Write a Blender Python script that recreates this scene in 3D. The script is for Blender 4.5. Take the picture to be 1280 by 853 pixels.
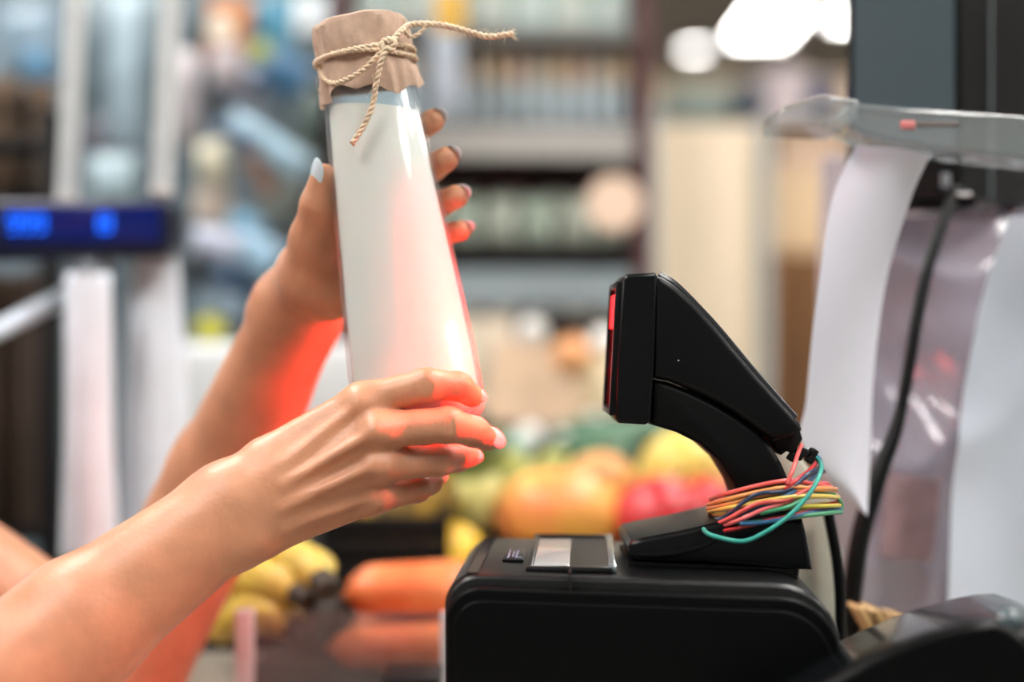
import bpy, bmesh, math, random
import numpy as np
from mathutils import Vector, Matrix, Euler, noise as mnoise

random.seed(7)
sc = bpy.context.scene
col = sc.collection
for o in list(bpy.data.objects):
    bpy.data.objects.remove(o)

# ------------------------------------------------------------------ camera
FPX = 50.0 / 36.0 * 1280.0
CAMZ = 1.25
cam_data = bpy.data.cameras.new('camera')
cam_data.lens = 50.0
cam_data.sensor_width = 36.0
cam_data.clip_start = 0.02
cam_data.clip_end = 60
cam_data.dof.use_dof = True
cam_data.dof.focus_distance = 0.794
cam_data.dof.aperture_fstop = 1.75
cam = bpy.data.objects.new('camera', cam_data)
cam.location = (0, 0, CAMZ)
cam.rotation_euler = (math.pi / 2, 0, 0)
col.objects.link(cam)
sc.camera = cam

# ------------------------------------------------------------------ world, exposure
world = bpy.data.worlds.new('world')
sc.world = world
world.use_nodes = True
world.node_tree.nodes['Background'].inputs[0].default_value = (0.9, 0.95, 1.0, 1)
world.node_tree.nodes['Background'].inputs[1].default_value = 0.3
sc.cycles.max_bounces = 7
sc.cycles.diffuse_bounces = 3
sc.cycles.glossy_bounces = 3
sc.cycles.transparent_max_bounces = 10
sc.cycles.sample_clamp_indirect = 6.0
sc.view_settings.view_transform = 'Standard'
sc.view_settings.look = 'None'
sc.view_settings.exposure = 0.80
sc.view_settings.gamma = 1.0
sc.view_settings.use_curve_mapping = False
PANEL_POWER = 16.0          # emission strength of the ceiling light diffusers
PANEL_COLOR = (1.0, 0.97, 0.93)
SCAN_POWER = 1.4            # watts of the scanner's red light


def P(px, py, d):
    return Vector(((px - 640.0) * d / FPX, d, CAMZ - (py - 426.5) * d / FPX))


def lin(c):
    r = []
    for v in c[:3]:
        v = v / 255.0
        r.append(v / 12.92 if v <= 0.04045 else ((v + 0.055) / 1.055) ** 2.4)
    return (r[0], r[1], r[2], 1.0)


# ------------------------------------------------------------------ materials
MATS = {}


def M(name, rgb, rough=0.5, metal=0.0, var=0.08, scale=40.0, bump=0.0, bscale=200.0,
      coat=0.0, sss=0.0, emit=None, estr=0.0, spec=0.5, stretch=None, sheen=0.0):
    if name in MATS:
        return MATS[name]
    m = bpy.data.materials.new(name)
    m.use_nodes = True
    nt = m.node_tree
    b = nt.nodes['Principled BSDF']
    c = lin(rgb)
    tc = nt.nodes.new('ShaderNodeTexCoord')
    vec = tc.outputs['Object']
    if stretch:
        mp = nt.nodes.new('ShaderNodeMapping')
        mp.inputs['Scale'].default_value = stretch
        nt.links.new(vec, mp.inputs[0])
        vec = mp.outputs[0]
    if var > 0:
        n = nt.nodes.new('ShaderNodeTexNoise')
        n.inputs['Scale'].default_value = scale
        n.inputs['Detail'].default_value = 4
        nt.links.new(vec, n.inputs['Vector'])
        r = nt.nodes.new('ShaderNodeValToRGB')
        r.color_ramp.elements[0].position = 0.3
        r.color_ramp.elements[1].position = 0.7
        r.color_ramp.elements[0].color = [max(0, v * (1 - var)) for v in c[:3]] + [1]
        r.color_ramp.elements[1].color = [min(1, v * (1 + var)) for v in c[:3]] + [1]
        nt.links.new(n.outputs['Fac'], r.inputs[0])
        nt.links.new(r.outputs[0], b.inputs['Base Color'])
    else:
        b.inputs['Base Color'].default_value = c
    b.inputs['Roughness'].default_value = rough
    b.inputs['Metallic'].default_value = metal
    b.inputs['Specular IOR Level'].default_value = spec
    b.inputs['Coat Weight'].default_value = coat
    b.inputs['Coat Roughness'].default_value = 0.08
    if sss > 0:
        b.inputs['Subsurface Weight'].default_value = sss
        b.inputs['Subsurface Radius'].default_value = (1.0, 0.35, 0.2)
        b.inputs['Subsurface Scale'].default_value = 0.004
    if emit:
        b.inputs['Emission Color'].default_value = lin(emit)
        b.inputs['Emission Strength'].default_value = estr
    if bump > 0:
        n2 = nt.nodes.new('ShaderNodeTexNoise')
        n2.inputs['Scale'].default_value = bscale
        n2.inputs['Detail'].default_value = 5
        nt.links.new(vec, n2.inputs['Vector'])
        bp = nt.nodes.new('ShaderNodeBump')
        bp.inputs['Strength'].default_value = bump
        bp.inputs['Distance'].default_value = 0.001
        nt.links.new(n2.outputs['Fac'], bp.inputs['Height'])
        nt.links.new(bp.outputs[0], b.inputs['Normal'])
    MATS[name] = m
    return m


def clear_mat(name, tint=(1, 1, 1), ior=1.45, rough=0.02, milky=0.0, milk_rgb=(220, 225, 230), gain=1.0):
    if name in MATS:
        return MATS[name]
    m = bpy.data.materials.new(name)
    m.use_nodes = True
    nt = m.node_tree
    nt.nodes.remove(nt.nodes['Principled BSDF'])
    out = nt.nodes['Material Output']
    tr = nt.nodes.new('ShaderNodeBsdfTransparent')
    tr.inputs[0].default_value = (*tint, 1)
    gl = nt.nodes.new('ShaderNodeBsdfGlossy')
    gl.inputs['Roughness'].default_value = rough
    fr = nt.nodes.new('ShaderNodeLayerWeight')
    fr.inputs[0].default_value = 0.5
    pw = nt.nodes.new('ShaderNodeMath')
    pw.operation = 'POWER'
    pw.inputs[1].default_value = 5.0
    nt.links.new(fr.outputs['Facing'], pw.inputs[0])
    mu = nt.nodes.new('ShaderNodeMath')
    mu.operation = 'MULTIPLY_ADD'
    mu.inputs[1].default_value = 0.5 * gain
    mu.inputs[2].default_value = ((ior - 1) / (ior + 1)) ** 2 * gain
    mu.use_clamp = True
    nt.links.new(pw.outputs[0], mu.inputs[0])
    base = tr.outputs[0]
    if milky > 0:
        df = nt.nodes.new('ShaderNodeBsdfPrincipled')
        df.inputs['Base Color'].default_value = lin(milk_rgb)
        df.inputs['Roughness'].default_value = 0.25
        mx0 = nt.nodes.new('ShaderNodeMixShader')
        mx0.inputs[0].default_value = milky
        nt.links.new(base, mx0.inputs[1])
        nt.links.new(df.outputs[0], mx0.inputs[2])
        base = mx0.outputs[0]
    mx = nt.nodes.new('ShaderNodeMixShader')
    nt.links.new(mu.outputs[0], mx.inputs[0])
    nt.links.new(base, mx.inputs[1])
    nt.links.new(gl.outputs[0], mx.inputs[2])
    nt.links.new(mx.outputs[0], out.inputs[0])
    MATS[name] = m
    return m


# ------------------------------------------------------------------ object helpers
def wmat(o):
    m = o.matrix_basis.copy()
    while o.parent:
        o = o.parent
        m = o.matrix_basis @ m
    return m


def tag(o, label, cat, group=None, kind=None):
    o['label'] = label
    if cat:
        o['category'] = cat
    if group:
        o['group'] = group
    if kind:
        o['kind'] = kind
    return o


def root(name, loc, label, cat, rot=(0, 0, 0), group=None):
    o = bpy.data.objects.new(name, None)
    o.empty_display_size = 0.02
    o.location = loc
    o.rotation_euler = rot
    col.objects.link(o)
    tag(o, label, cat, group)
    return o


def mk(name, geo, mat, parent=None, smooth=40, local=False, kind=None, label=None):
    """geo: (verts, faces) in world coordinates (or in the parent's when local)."""
    verts, faces = geo
    V = np.array([tuple(v) for v in verts], dtype=np.float64)
    me = bpy.data.meshes.new(name)
    o = bpy.data.objects.new(name, me)
    col.objects.link(o)
    if parent is not None:
        o.parent = parent
        if not local:
            inv = np.array(wmat(parent).inverted())
            V = V @ inv[:3, :3].T + inv[:3, 3]
    if parent is None or True:
        lo, hi = V.min(0), V.max(0)
        c = np.array([(lo[0] + hi[0]) / 2, (lo[1] + hi[1]) / 2, lo[2]])
        V = V - c
        o.location = c
    if isinstance(faces, np.ndarray):
        faces = faces.tolist()
    me.from_pydata(V.tolist(), [], faces)
    me.update()
    if smooth:
        me.polygons.foreach_set('use_smooth', [True] * len(me.polygons))
        if smooth < 180:
            me.set_sharp_from_angle(angle=math.radians(smooth))
    me.materials.append(mat)
    if kind:
        o['kind'] = kind
    if label:
        o['label'] = label
    return o


def copy_part(src, parent, loc=None, rot=None):
    c = src.copy()
    col.objects.link(c)
    c.parent = parent
    if loc is not None:
        c.location = loc
    if rot is not None:
        c.rotation_euler = rot
    return c


def from_bm(bm, mat4=None):
    if mat4 is not None:
        bmesh.ops.transform(bm, matrix=mat4, verts=bm.verts)
    bm.verts.ensure_lookup_table()
    bm.verts.index_update()
    v = [tuple(x.co) for x in bm.verts]
    f = [[y.index for y in x.verts] for x in bm.faces]
    bm.free()
    return v, f


def rbox(center, size, bev=0.002, seg=2, rot=None):
    bm = bmesh.new()
    bmesh.ops.create_cube(bm, size=1.0)
    bmesh.ops.scale(bm, vec=Vector(size), verts=bm.verts)
    if bev > 0:
        bmesh.ops.bevel(bm, geom=list(bm.edges), offset=bev, segments=seg, profile=0.5, affect='EDGES')
    m = Matrix.Translation(Vector(center))
    if rot is not None:
        m = m @ (rot.to_matrix().to_4x4() if isinstance(rot, Euler) else rot.to_4x4())
    return from_bm(bm, m)


def prism(pts, y0, y1, bev=0.003, seg=3):
    """closed outline of (x, z) points extruded along y with rounded rims"""
    bm = bmesh.new()
    vs = [bm.verts.new((x, y0, z)) for x, z in pts]
    f = bm.faces.new(vs)
    r = bmesh.ops.extrude_face_region(bm, geom=[f])
    nv = [g for g in r['geom'] if isinstance(g, bmesh.types.BMVert)]
    bmesh.ops.translate(bm, vec=(0, y1 - y0, 0), verts=nv)
    bmesh.ops.recalc_face_normals(bm, faces=bm.faces)
    if bev > 0:
        ed = [e for e in bm.edges if abs(e.verts[0].co.y - e.verts[1].co.y) < 1e-6]
        bmesh.ops.bevel(bm, geom=ed, offset=bev, segments=seg, profile=0.5, affect='EDGES', clamp_overlap=True)
    return from_bm(bm)


def pxs(pts, d):
    r = []
    for a, b in pts:
        p = P(a, b, d)
        r.append((p.x, p.z))
    return r


def catmull(pts, n=8, closed=False):
    pts = [np.array(p, dtype=float) for p in pts]
    out = []
    L = len(pts)
    rng = range(L) if closed else range(L - 1)
    for i in rng:
        if closed:
            p0, p1, p2, p3 = pts[i - 1], pts[i], pts[(i + 1) % L], pts[(i + 2) % L]
        else:
            p1, p2 = pts[i], pts[i + 1]
            p0 = pts[i - 1] if i > 0 else 2 * p1 - p2
            p3 = pts[i + 2] if i + 2 < L else 2 * p2 - p1
        for k in range(n):
            t = k / n
            out.append(0.5 * ((2 * p1) + (-p0 + p2) * t + (2 * p0 - 5 * p1 + 4 * p2 - p3) * t * t
                              + (-p0 + 3 * p1 - 3 * p2 + p3) * t ** 3))
    if not closed:
        out.append(pts[-1])
    return out


def tube(pts, r, n=8, closed=False, oval=1.0):
    pts = [np.array(p, dtype=float) for p in pts]
    L = len(pts)
    rs = list(r) if hasattr(r, '__len__') else [r] * L
    V, F = [], []
    up = None
    for i in range(L):
        if closed:
            t = pts[(i + 1) % L] - pts[i - 1]
        else:
            t = pts[min(i + 1, L - 1)] - pts[max(i - 1, 0)]
        t = t / (np.linalg.norm(t) + 1e-12)
        if up is None:
            a = np.array([0, 0, 1.0]) if abs(t[2]) < 0.9 else np.array([1.0, 0, 0])
            up = a - t * a.dot(t)
        else:
            up = up - t * up.dot(t)
        up = up / (np.linalg.norm(up) + 1e-12)
        s = np.cross(t, up)
        for k in range(n):
            a = 2 * math.pi * k / n
            V.append(pts[i] + rs[i] * (math.cos(a) * up + math.sin(a) * s * oval))
    m = L if closed else L - 1
    for i in range(m):
        j = (i + 1) % L
        for k in range(n):
            l = (k + 1) % n
            F.append([i * n + k, i * n + l, j * n + l, j * n + k])
    if not closed:
        F.append([k for k in range(n)][::-1])
        F.append([(L - 1) * n + k for k in range(n)])
    return V, F


def merge(*geos):
    V, F = [], []
    for v, f in geos:
        o = len(V)
        V += [tuple(x) for x in v]
        F += [[i + o for i in q] for q in f]
    return V, F


def lathe(prof, n=48, fr=None, mat4=None):
    """prof of (r, z); fr(angle, z) optional radial factor; points with r=0 collapse"""
    V, F, rows = [], [], []
    for r, z in prof:
        if r < 1e-6:
            rows.append([len(V)])
            V.append(Vector((0, 0, z)))
        else:
            row = []
            for k in range(n):
                a = 2 * math.pi * k / n
                q = r * (fr(a, z) if fr else 1.0)
                row.append(len(V))
                V.append(Vector((q * math.cos(a), q * math.sin(a), z)))
            rows.append(row)
    for A, B in zip(rows, rows[1:]):
        for k in range(n):
            l = (k + 1) % n
            if len(A) == 1 and len(B) == 1:
                continue
            if len(A) == 1:
                F.append([A[0], B[l], B[k]])
            elif len(B) == 1:
                F.append([A[k], A[l], B[0]])
            else:
                F.append([A[k], A[l], B[l], B[k]])
    if mat4 is not None:
        V = [mat4 @ v for v in V]
    return V, F


def ball(center, rad, rot=(0, 0, 0), n=24, m=14, shape=None, lump=0.0, seed=0):
    """ellipsoid along local z; shape(t) t in 0..1 scales the cross-section"""
    prof = []
    for i in range(m + 1):
        a = math.pi * i / m
        r = math.sin(a)
        z = -math.cos(a)
        if shape:
            r *= shape(i / m)
        prof.append((r if 0 < i < m else 0.0, z))
    V, F = lathe(prof, n)
    R = Euler(rot).to_matrix()
    out = []
    for v in V:
        if lump:
            v = v * (1 + lump * mnoise.noise(v * 1.7 + Vector((seed * 3.1, seed, 0))))
        out.append(Vector(center) + R @ Vector((v.x * rad[0], v.y * rad[1], v.z * rad[2])))
    return out, F


# ------------------------------------------------------------------ signed-distance sculpting
class Field:
    def __init__(self, lo, hi, h):
        self.h = h
        self.lo = np.array(lo, dtype=np.float32)
        self.n = np.ceil((np.array(hi) - np.array(lo)) / h).astype(int) + 1
        self.ax = [(self.lo[i] + h * np.arange(self.n[i])).astype(np.float32) for i in range(3)]
        self.F = np.full(self.n, 0.2, dtype=np.float32)

    def box(self, pts, pad):
        pts = np.array([tuple(p) for p in pts])
        a = np.clip(np.floor((pts.min(0) - pad - self.lo) / self.h).astype(int), 0, self.n - 1)
        b = np.clip(np.ceil((pts.max(0) + pad - self.lo) / self.h).astype(int) + 1, 1, self.n)
        return tuple(slice(a[i], b[i]) for i in range(3))

    def cap(self, sl, a, b, ra, rb, nrm=None, s=1.0):
        x = self.ax[0][sl[0]][:, None, None]
        y = self.ax[1][sl[1]][None, :, None]
        z = self.ax[2][sl[2]][None, None, :]
        a = np.array(a, dtype=np.float32)
        d = np.array(b, dtype=np.float32) - a
        L2 = float(d.dot(d)) + 1e-12
        px, py, pz = x - a[0], y - a[1], z - a[2]
        t = np.clip((px * d[0] + py * d[1] + pz * d[2]) / L2, 0, 1)
        vx, vy, vz = px - t * d[0], py - t * d[1], pz - t * d[2]
        q = vx * vx + vy * vy + vz * vz
        if nrm is not None:
            vn = vx * nrm[0] + vy * nrm[1] + vz * nrm[2]
            q = q + (s * s - 1) * vn * vn
        return np.sqrt(q) - (ra + (rb - ra) * t)

    @staticmethod
    def smin(a, b, k):
        h = np.clip(0.5 + 0.5 * (b - a) / k, 0, 1)
        return b + (a - b) * h - k * h * (1 - h)

    def add(self, a, b, ra, rb, k=0.008, nrm=None, s=1.0):
        sl = self.box([a, b], max(ra, rb) + k + 2 * self.h)
        d = self.cap(sl, a, b, ra, rb, nrm, s)
        self.F[sl] = self.smin(self.F[sl], d, k)

    def sub(self, a, b, ra, rb, k=0.003):
        sl = self.box([a, b], max(ra, rb) + k + 2 * self.h)
        d = self.cap(sl, a, b, ra, rb)
        self.F[sl] = -self.smin(-self.F[sl], d, k)

    def fingers(self, chains, k=0.006, kj=0.003):
        base = self.F.copy()
        for ch in chains:
            sl = self.box([c[0] for c in ch], 0.02 + k)
            f = None
            for (a, ra), (b, rb) in zip(ch, ch[1:]):
                d = self.cap(sl, a, b, ra, rb)
                f = d if f is None else self.smin(f, d, kj)
            self.F[sl] = np.minimum(self.F[sl], self.smin(base[sl], f, k))

    def mesh(self):
        F, h = self.F, self.h
        S = F < 0
        c = np.zeros(np.array(F.shape) - 1, dtype=np.uint8)
        for i in (0, 1):
            for j in (0, 1):
                for k in (0, 1):
                    c += S[i:F.shape[0] - 1 + i, j:F.shape[1] - 1 + j, k:F.shape[2] - 1 + k]
        act = (c > 0) & (c < 8)
        ijk = np.argwhere(act)
        idx = np.full(act.shape, -1, dtype=np.int32)
        idx[act] = np.arange(len(ijk))
        acc = np.zeros((len(ijk), 3))
        cnt = np.zeros(len(ijk))
        corners = [(i, j, k) for i in (0, 1) for j in (0, 1) for k in (0, 1)]
        for ca in corners:
            for axis in range(3):
                if ca[axis]:
                    continue
                cb = list(ca)
                cb[axis] = 1
                fa = F[ijk[:, 0] + ca[0], ijk[:, 1] + ca[1], ijk[:, 2] + ca[2]]
                fb = F[ijk[:, 0] + cb[0], ijk[:, 1] + cb[1], ijk[:, 2] + cb[2]]
                m = (fa < 0) != (fb < 0)
                t = np.where(m, fa / np.where(m, fa - fb, 1), 0)
                p = np.tile(np.array(ca, dtype=float), (len(ijk), 1))
                p[:, axis] += t
                acc[m] += p[m]
                cnt[m] += 1
        V = self.lo + h * (ijk + acc / cnt[:, None])
        Q = []
        for axis in range(3):
            u, w = (axis + 1) % 3, (axis + 2) % 3
            sa = [slice(None)] * 3
            sb = [slice(None)] * 3
            sa[axis] = slice(0, -1)
            sb[axis] = slice(1, None)
            A, B = S[tuple(sa)], S[tuple(sb)]
            e = np.argwhere(A != B)
            lim = np.array(act.shape)
            ok = (e[:, u] > 0) & (e[:, w] > 0) & (e[:, u] < lim[u]) & (e[:, w] < lim[w])
            e = e[ok]
            inside = A[e[:, 0], e[:, 1], e[:, 2]]
            q = []
            for du, dw in ((1, 1), (0, 1), (0, 0), (1, 0)):
                g = e.copy()
                g[:, u] -= du
                g[:, w] -= dw
                q.append(idx[g[:, 0], g[:, 1], g[:, 2]])
            q = np.stack(q, 1)
            q[~inside] = q[~inside][:, ::-1]
            Q.append(q)
        return V, np.concatenate(Q)


# ------------------------------------------------------------------ shared materials
m_black = M('black_plastic', (7, 9, 11), 0.36, spec=0.22, var=0.1, bump=0.03, bscale=900)
m_black2 = M('black_plastic_satin', (8, 10, 12), 0.3, spec=0.25, var=0.1, bump=0.02, bscale=900)
m_gloss = M('black_gloss_plastic', (8, 10, 12), 0.2, var=0.1, coat=0.4)
m_chrome = M('brushed_steel', (200, 205, 210), 0.25, metal=0.9, var=0.05)
m_counter = M('counter_laminate', (150, 140, 126), 0.4, var=0.12, scale=20)
m_dark = M('dark_board', (18, 17, 17), 0.5, spec=0.2, var=0.2)

# ------------------------------------------------------------------ the setting
def struct(name, geo, mat):
    o = mk(name, geo, mat, smooth=0)
    o['kind'] = 'structure'
    return o


CEIL = 3.2
struct('floor', rbox((0, 3.5, -0.05), (13, 17, 0.1), 0), M('floor_tile', (112, 106, 100), 0.35, var=0.1, scale=3))
struct('ceiling', rbox((0, 3.5, CEIL + 0.05), (13, 17, 0.1), 0), M('ceiling_board', (205, 200, 190), 0.8, var=0.04))
struct('wall_back', rbox((0, 12.05, CEIL / 2), (13, 0.1, CEIL), 0), M('wall_cream', (205, 185, 155), 0.7, var=0.1, scale=2))
struct('wall_left', rbox((-6.55, 3.5, CEIL / 2), (0.1, 17, CEIL), 0), M('wall_grey', (190, 192, 192), 0.7, var=0.05))
struct('wall_right', rbox((6.55, 3.5, CEIL / 2), (0.1, 17, CEIL), 0), MATS['wall_grey'])
struct('wall_front', rbox((0, -5.05, CEIL / 2), (13, 0.1, CEIL), 0), MATS['wall_grey'])

m_panel = M('light_diffuser', (255, 250, 240), 0.5, var=0, emit=(255, 251, 246), estr=PANEL_POWER)
m_frame = M('light_frame', (225, 225, 225), 0.4, var=0.02)


def ceiling_light(x, y, w, l, where):
    r = root('ceiling_light', (x, y, CEIL), 'white ceiling light panel ' + where, 'ceiling light',
             group='ceiling light panels')
    t = 0.03
    for dx, dy, sx, sy in ((0, l / 2, w + 2 * t, t), (0, -l / 2, w + 2 * t, t), (w / 2, 0, t, l), (-w / 2, 0, t, l)):
        mk('frame', rbox((x + dx, y + dy, CEIL - 0.02), (sx, sy, 0.04), 0.003, 1), m_frame, r)
    mk('diffuser', rbox((x, y, CEIL - 0.014), (w - 0.02, l - 0.02, 0.02), 0.002, 1), m_panel, r)


ceiling_light(1.55, 8.6, 0.35, 0.9, 'far behind the monitor, nearest the cream board')
ceiling_light(2.15, 8.35, 0.5, 0.5, 'far behind the monitor, at its left edge')
ceiling_light(1.2, 9.35, 0.16, 0.16, 'small and square above the cream board')
for x in (-3.6, -1.2, 1.2, 3.6):
    for y, wh in ((-0.7, 'behind the photographer'), (1.35, 'above the produce'),
                  (4.6, 'over the aisle behind the rack')):
        ceiling_light(x, y, 0.6, 1.2, wh + ', %s' % {-3.6: 'far left', -1.2: 'left of centre', 1.2: 'right of centre', 3.6: 'far right'}[x])

# checkout counter
CZ = 0.99
cr = root('checkout_counter', (0, 0.85, 0), 'beige laminate checkout counter under the black printer', 'counter')
mk('worktop', rbox((0.36, 0.845, CZ - 0.02), (1.28, 0.70, 0.04), 0.004), m_counter, cr)
mk('body', rbox((0.38, 0.845, (CZ - 0.04) / 2), (1.2, 0.64, CZ - 0.04), 0.004), m_dark, cr)

# ------------------------------------------------------------------ person (cashier seen by the arms)
m_skin = M('skin', (198, 141, 108), 0.40, var=0.10, scale=60, bump=0.25, bscale=450, sss=0.12)
person = root('person', (-0.60, 0.79, 0.0),
              'cashier with bare arms and pale blue nails holding up a milk bottle', 'person')


def v(px, py, d):
    return np.array(P(px, py, d), dtype=float)


YAX = (0.0, 1.0, 0.0)
# --- front arm (right hand)
RE = v(-140, 955, 0.72)
RS = np.array((-0.52, 0.60, 1.29))
fa = Field((-0.48, 0.600, 0.975), (0.005, 0.925, 1.262), 0.00125)
fa.add(v(289, 641, 0.786), v(96, 785, 0.764), 0.0268, 0.0355, 0.012, YAX, 1.18)
fa.add(v(96, 785, 0.764), RE, 0.0355, 0.041, 0.012, YAX, 1.05)
fa.add(RE, RE + (RS - RE) * 0.5, 0.040, 0.044, 0.012)
fa.add(v(289, 641, 0.786), v(338, 615, 0.788), 0.0268, 0.026, 0.012, YAX, 1.42)
# ulna bump and radius edge
fa.add(v(318, 676, 0.779), v(305, 684, 0.781), 0.009, 0.009, 0.012)
W = [(333, 572, .7910), (335, 602, .7860), (335, 637, .7860), (335, 668, .7920)]
K = [(452, 503, .7940), (474, 538, .7860), (474, 581, .7890), (467, 621, .7990)]
RR = [(.0112, .0102), (.0112, .0102), (.0108, .0098), (.0108, .0092)]
for w_, k_, r_ in zip(W, K, RR):
    fa.add(v(*w_), v(*k_), r_[0], r_[1], 0.010)
# palm mass towards the bottle
fa.add(v(360, 600, .816), v(430, 545, .822), 0.016, 0.013, 0.012)
fa.add(v(360, 640, .815), v(445, 600, .820), 0.015, 0.012, 0.012)
# tendons over the back of the hand and knuckle bumps
for a_, b_ in (((352, 583, .7770), (446, 508, .7825)), ((355, 606, .7725), (466, 541, .7740)),
               ((355, 634, .7725), (466, 583, .7770)), ((358, 660, .7780), (460, 622, .7880))):
    fa.add(v(*a_), v(*b_), 0.0014, 0.0019, 0.006)
for k_, dz in ((K[0], .0075), (K[1], .0075), (K[2], .0072), (K[3], .0068)):
    q = v(k_[0] - 1, k_[1], k_[2] - dz)
    fa.add(q, q + np.array((0.004, 0, -0.001)), 0.0052, 0.0046, 0.006)
R_IDX = [(v(452, 503, .794), .0102), (v(534, 481, .791), .0092), (v(573, 483, .797), .0080), (v(590, 495, .807), .0066)]
R_MID = [(v(474, 538, .785), .0102), (v(560, 531, .790), .0098), (v(592, 540, .802), .0085), (v(609, 549, .813), .0070)]
R_RNG = [(v(474, 581, .789), .0098), (v(548, 576, .807), .0089), (v(571, 573, .823), .0079), (v(586, 571, .836), .0067)]
R_PNK = [(v(467, 621, .799), .0092), (v(520, 611, .821), .0081), (v(537, 603, .836), .0071), (v(545, 597, .848), .0061)]
R_THB = [(v(372, 590, .822), .0145), (v(405, 545, .845), .0125), (v(437, 512, .876), .0105), (v(478, 498, .893), .0080)]
fa.fingers([R_IDX, R_MID, R_RNG, R_PNK, R_THB], k=0.007)
# finger joint creases
for ch in (R_IDX, R_MID):
    for ji, rr in ((1, 0.0009),):
        c_, r_ = ch[ji]
        t_ = (ch[ji + 1][0] - ch[ji - 1][0])
        t_ /= np.linalg.norm(t_)
        for off in (-0.0028, 0.0, 0.0028):
            base = c_ + t_ * off + np.array((0, -r_ - 0.0010, 0))
            fa.sub(base + np.array((0, .0006, .004)), base + np.array((0, .0006, -.004)), rr, rr, 0.0012)
gA = fa.mesh()

# --- back arm (left hand)
LE = v(150, 852, 1.03)
LS = np.array((-0.58, 1.0, 1.22))
fb = Field((-0.52, 0.795, 0.92), (0.002, 1.095, 1.415), 0.0014)
FN = (0.75, -0.66, 0.0)
fb.add(v(372, 390, .934), v(283, 592, .990), 0.0308, 0.0416, 0.012, FN, 1.35)
fb.add(v(283, 592, .990), LE, 0.0416, 0.0460, 0.012, FN, 1.2)
fb.add(LE, LE + (LS - LE) * 0.66, 0.040, 0.044, 0.015)
fb.add(v(372, 390, .934), v(390, 350, .908), 0.0302, 0.0275, 0.016, FN, 1.4)
fb.add(v(332, 385, .925), v(340, 370, .920), 0.008, 0.008, 0.012)
LW = [(388, 345, .890), (398, 352, .897), (406, 362, .900), (414, 375, .900)]
LK = [(432, 232, .886), (442, 266, .892), (450, 300, .896), (452, 332, .896)]
for w_, k_, r_ in zip(LW, LK, RR):
    fb.add(v(*w_), v(*k_), r_[0] + .001, r_[1], 0.010)
fb.add(v(384, 350, .880), v(392, 300, .864), 0.0185, 0.0140, 0.012)
fb.add(v(412, 370, .884), v(432, 325, .890), 0.0150, 0.0130, 0.012)
L_THB = [(v(392, 300, .862), .0138), (v(398, 256, .846), .0108), (v(405, 222, .840), .0082)]
L_IDX = [(v(432, 232, .886), .0102), (v(488, 186, .885), .0090), (v(522, 163, .873), .0082), (v(541, 151, .853), .0072)]
L_MID = [(v(442, 266, .892), .0102), (v(505, 228, .893), .0094), (v(541, 209, .879), .0084), (v(558, 199, .857), .0076)]
L_RNG = [(v(450, 300, .896), .0098), (v(512, 268, .898), .0088), (v(552, 254, .884), .0080), (v(571, 246, .862), .0072)]
L_PNK = [(v(452, 332, .896), .0090), (v(510, 306, .900), .0078), (v(552, 294, .888), .0070), (v(577, 288, .870), .0062)]
fb.fingers([L_THB, L_IDX, L_MID, L_RNG, L_PNK], k=0.007)
gB = fb.mesh()

# --- torso and head, outside the frame on the left
ft = Field((-0.80, 0.42, -0.02), (-0.26, 1.16, 1.72), 0.008)
TC = np.array((-0.60, 0.79, 0.0))


def tp(x, y, z):
    return TC + np.array((x, y, z))


ft.add(tp(0, 0, .70), tp(-.01, 0, .90), .15, .125, .05, (1, 0, 0), 1.35)
ft.add(tp(-.01, 0, .90), tp(0, 0, 1.18), .125, .16, .05, (1, 0, 0), 1.45)
ft.add(tp(0, -.13, 1.27), tp(0, .13, 1.25), .055, .055, .05)
ft.add(tp(0, 0, 1.28), tp(.03, 0, 1.42), .052, .050, .03)
ft.add(tp(.035, 0, 1.54), tp(.05, 0, 1.47), .088, .062, .03, (0, 1, 0), 1.15)
ft.add(tp(.125, 0, 1.515), tp(.137, 0, 1.485), .008, .013, .015)
ft.add(tp(.10, 0, 1.425), tp(.105, 0, 1.43), .018, .018, .02)
for s_ in (-1, 1):
    ft.add(tp(.03, s_ * .082, 1.50), tp(.028, s_ * .085, 1.475), .016, .010, .008)
    ft.sub(tp(.128, s_ * .032, 1.515), tp(.13, s_ * .034, 1.515), .012, .012, .01)
for s_ in (-1, 1):
    ft.add(tp(-.02, s_ * .08, .66), tp(.22, s_ * .09, .64), .078, .055, .03)
    ft.add(tp(.22, s_ * .09, .64), tp(.18, s_ * .09, .09), .052, .034, .02)
    ft.add(tp(.17, s_ * .09, .04), tp(.28, s_ * .09, .03), .035, .028, .02)
ft.add(RS, RE + (RS - RE) * 0.45, .050, .042, .03)
ft.add(LS, LE + (LS - LE) * 0.60, .050, .042, .03)
gT = ft.mesh()
vv = np.concatenate([gA[0], gB[0], gT[0]])
ff = np.concatenate([gA[1], gB[1] + len(gA[0]), gT[1] + len(gA[0]) + len(gB[0])])
body = mk('body', (vv, ff), m_skin, person, smooth=180)
del fa, fb, ft

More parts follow.
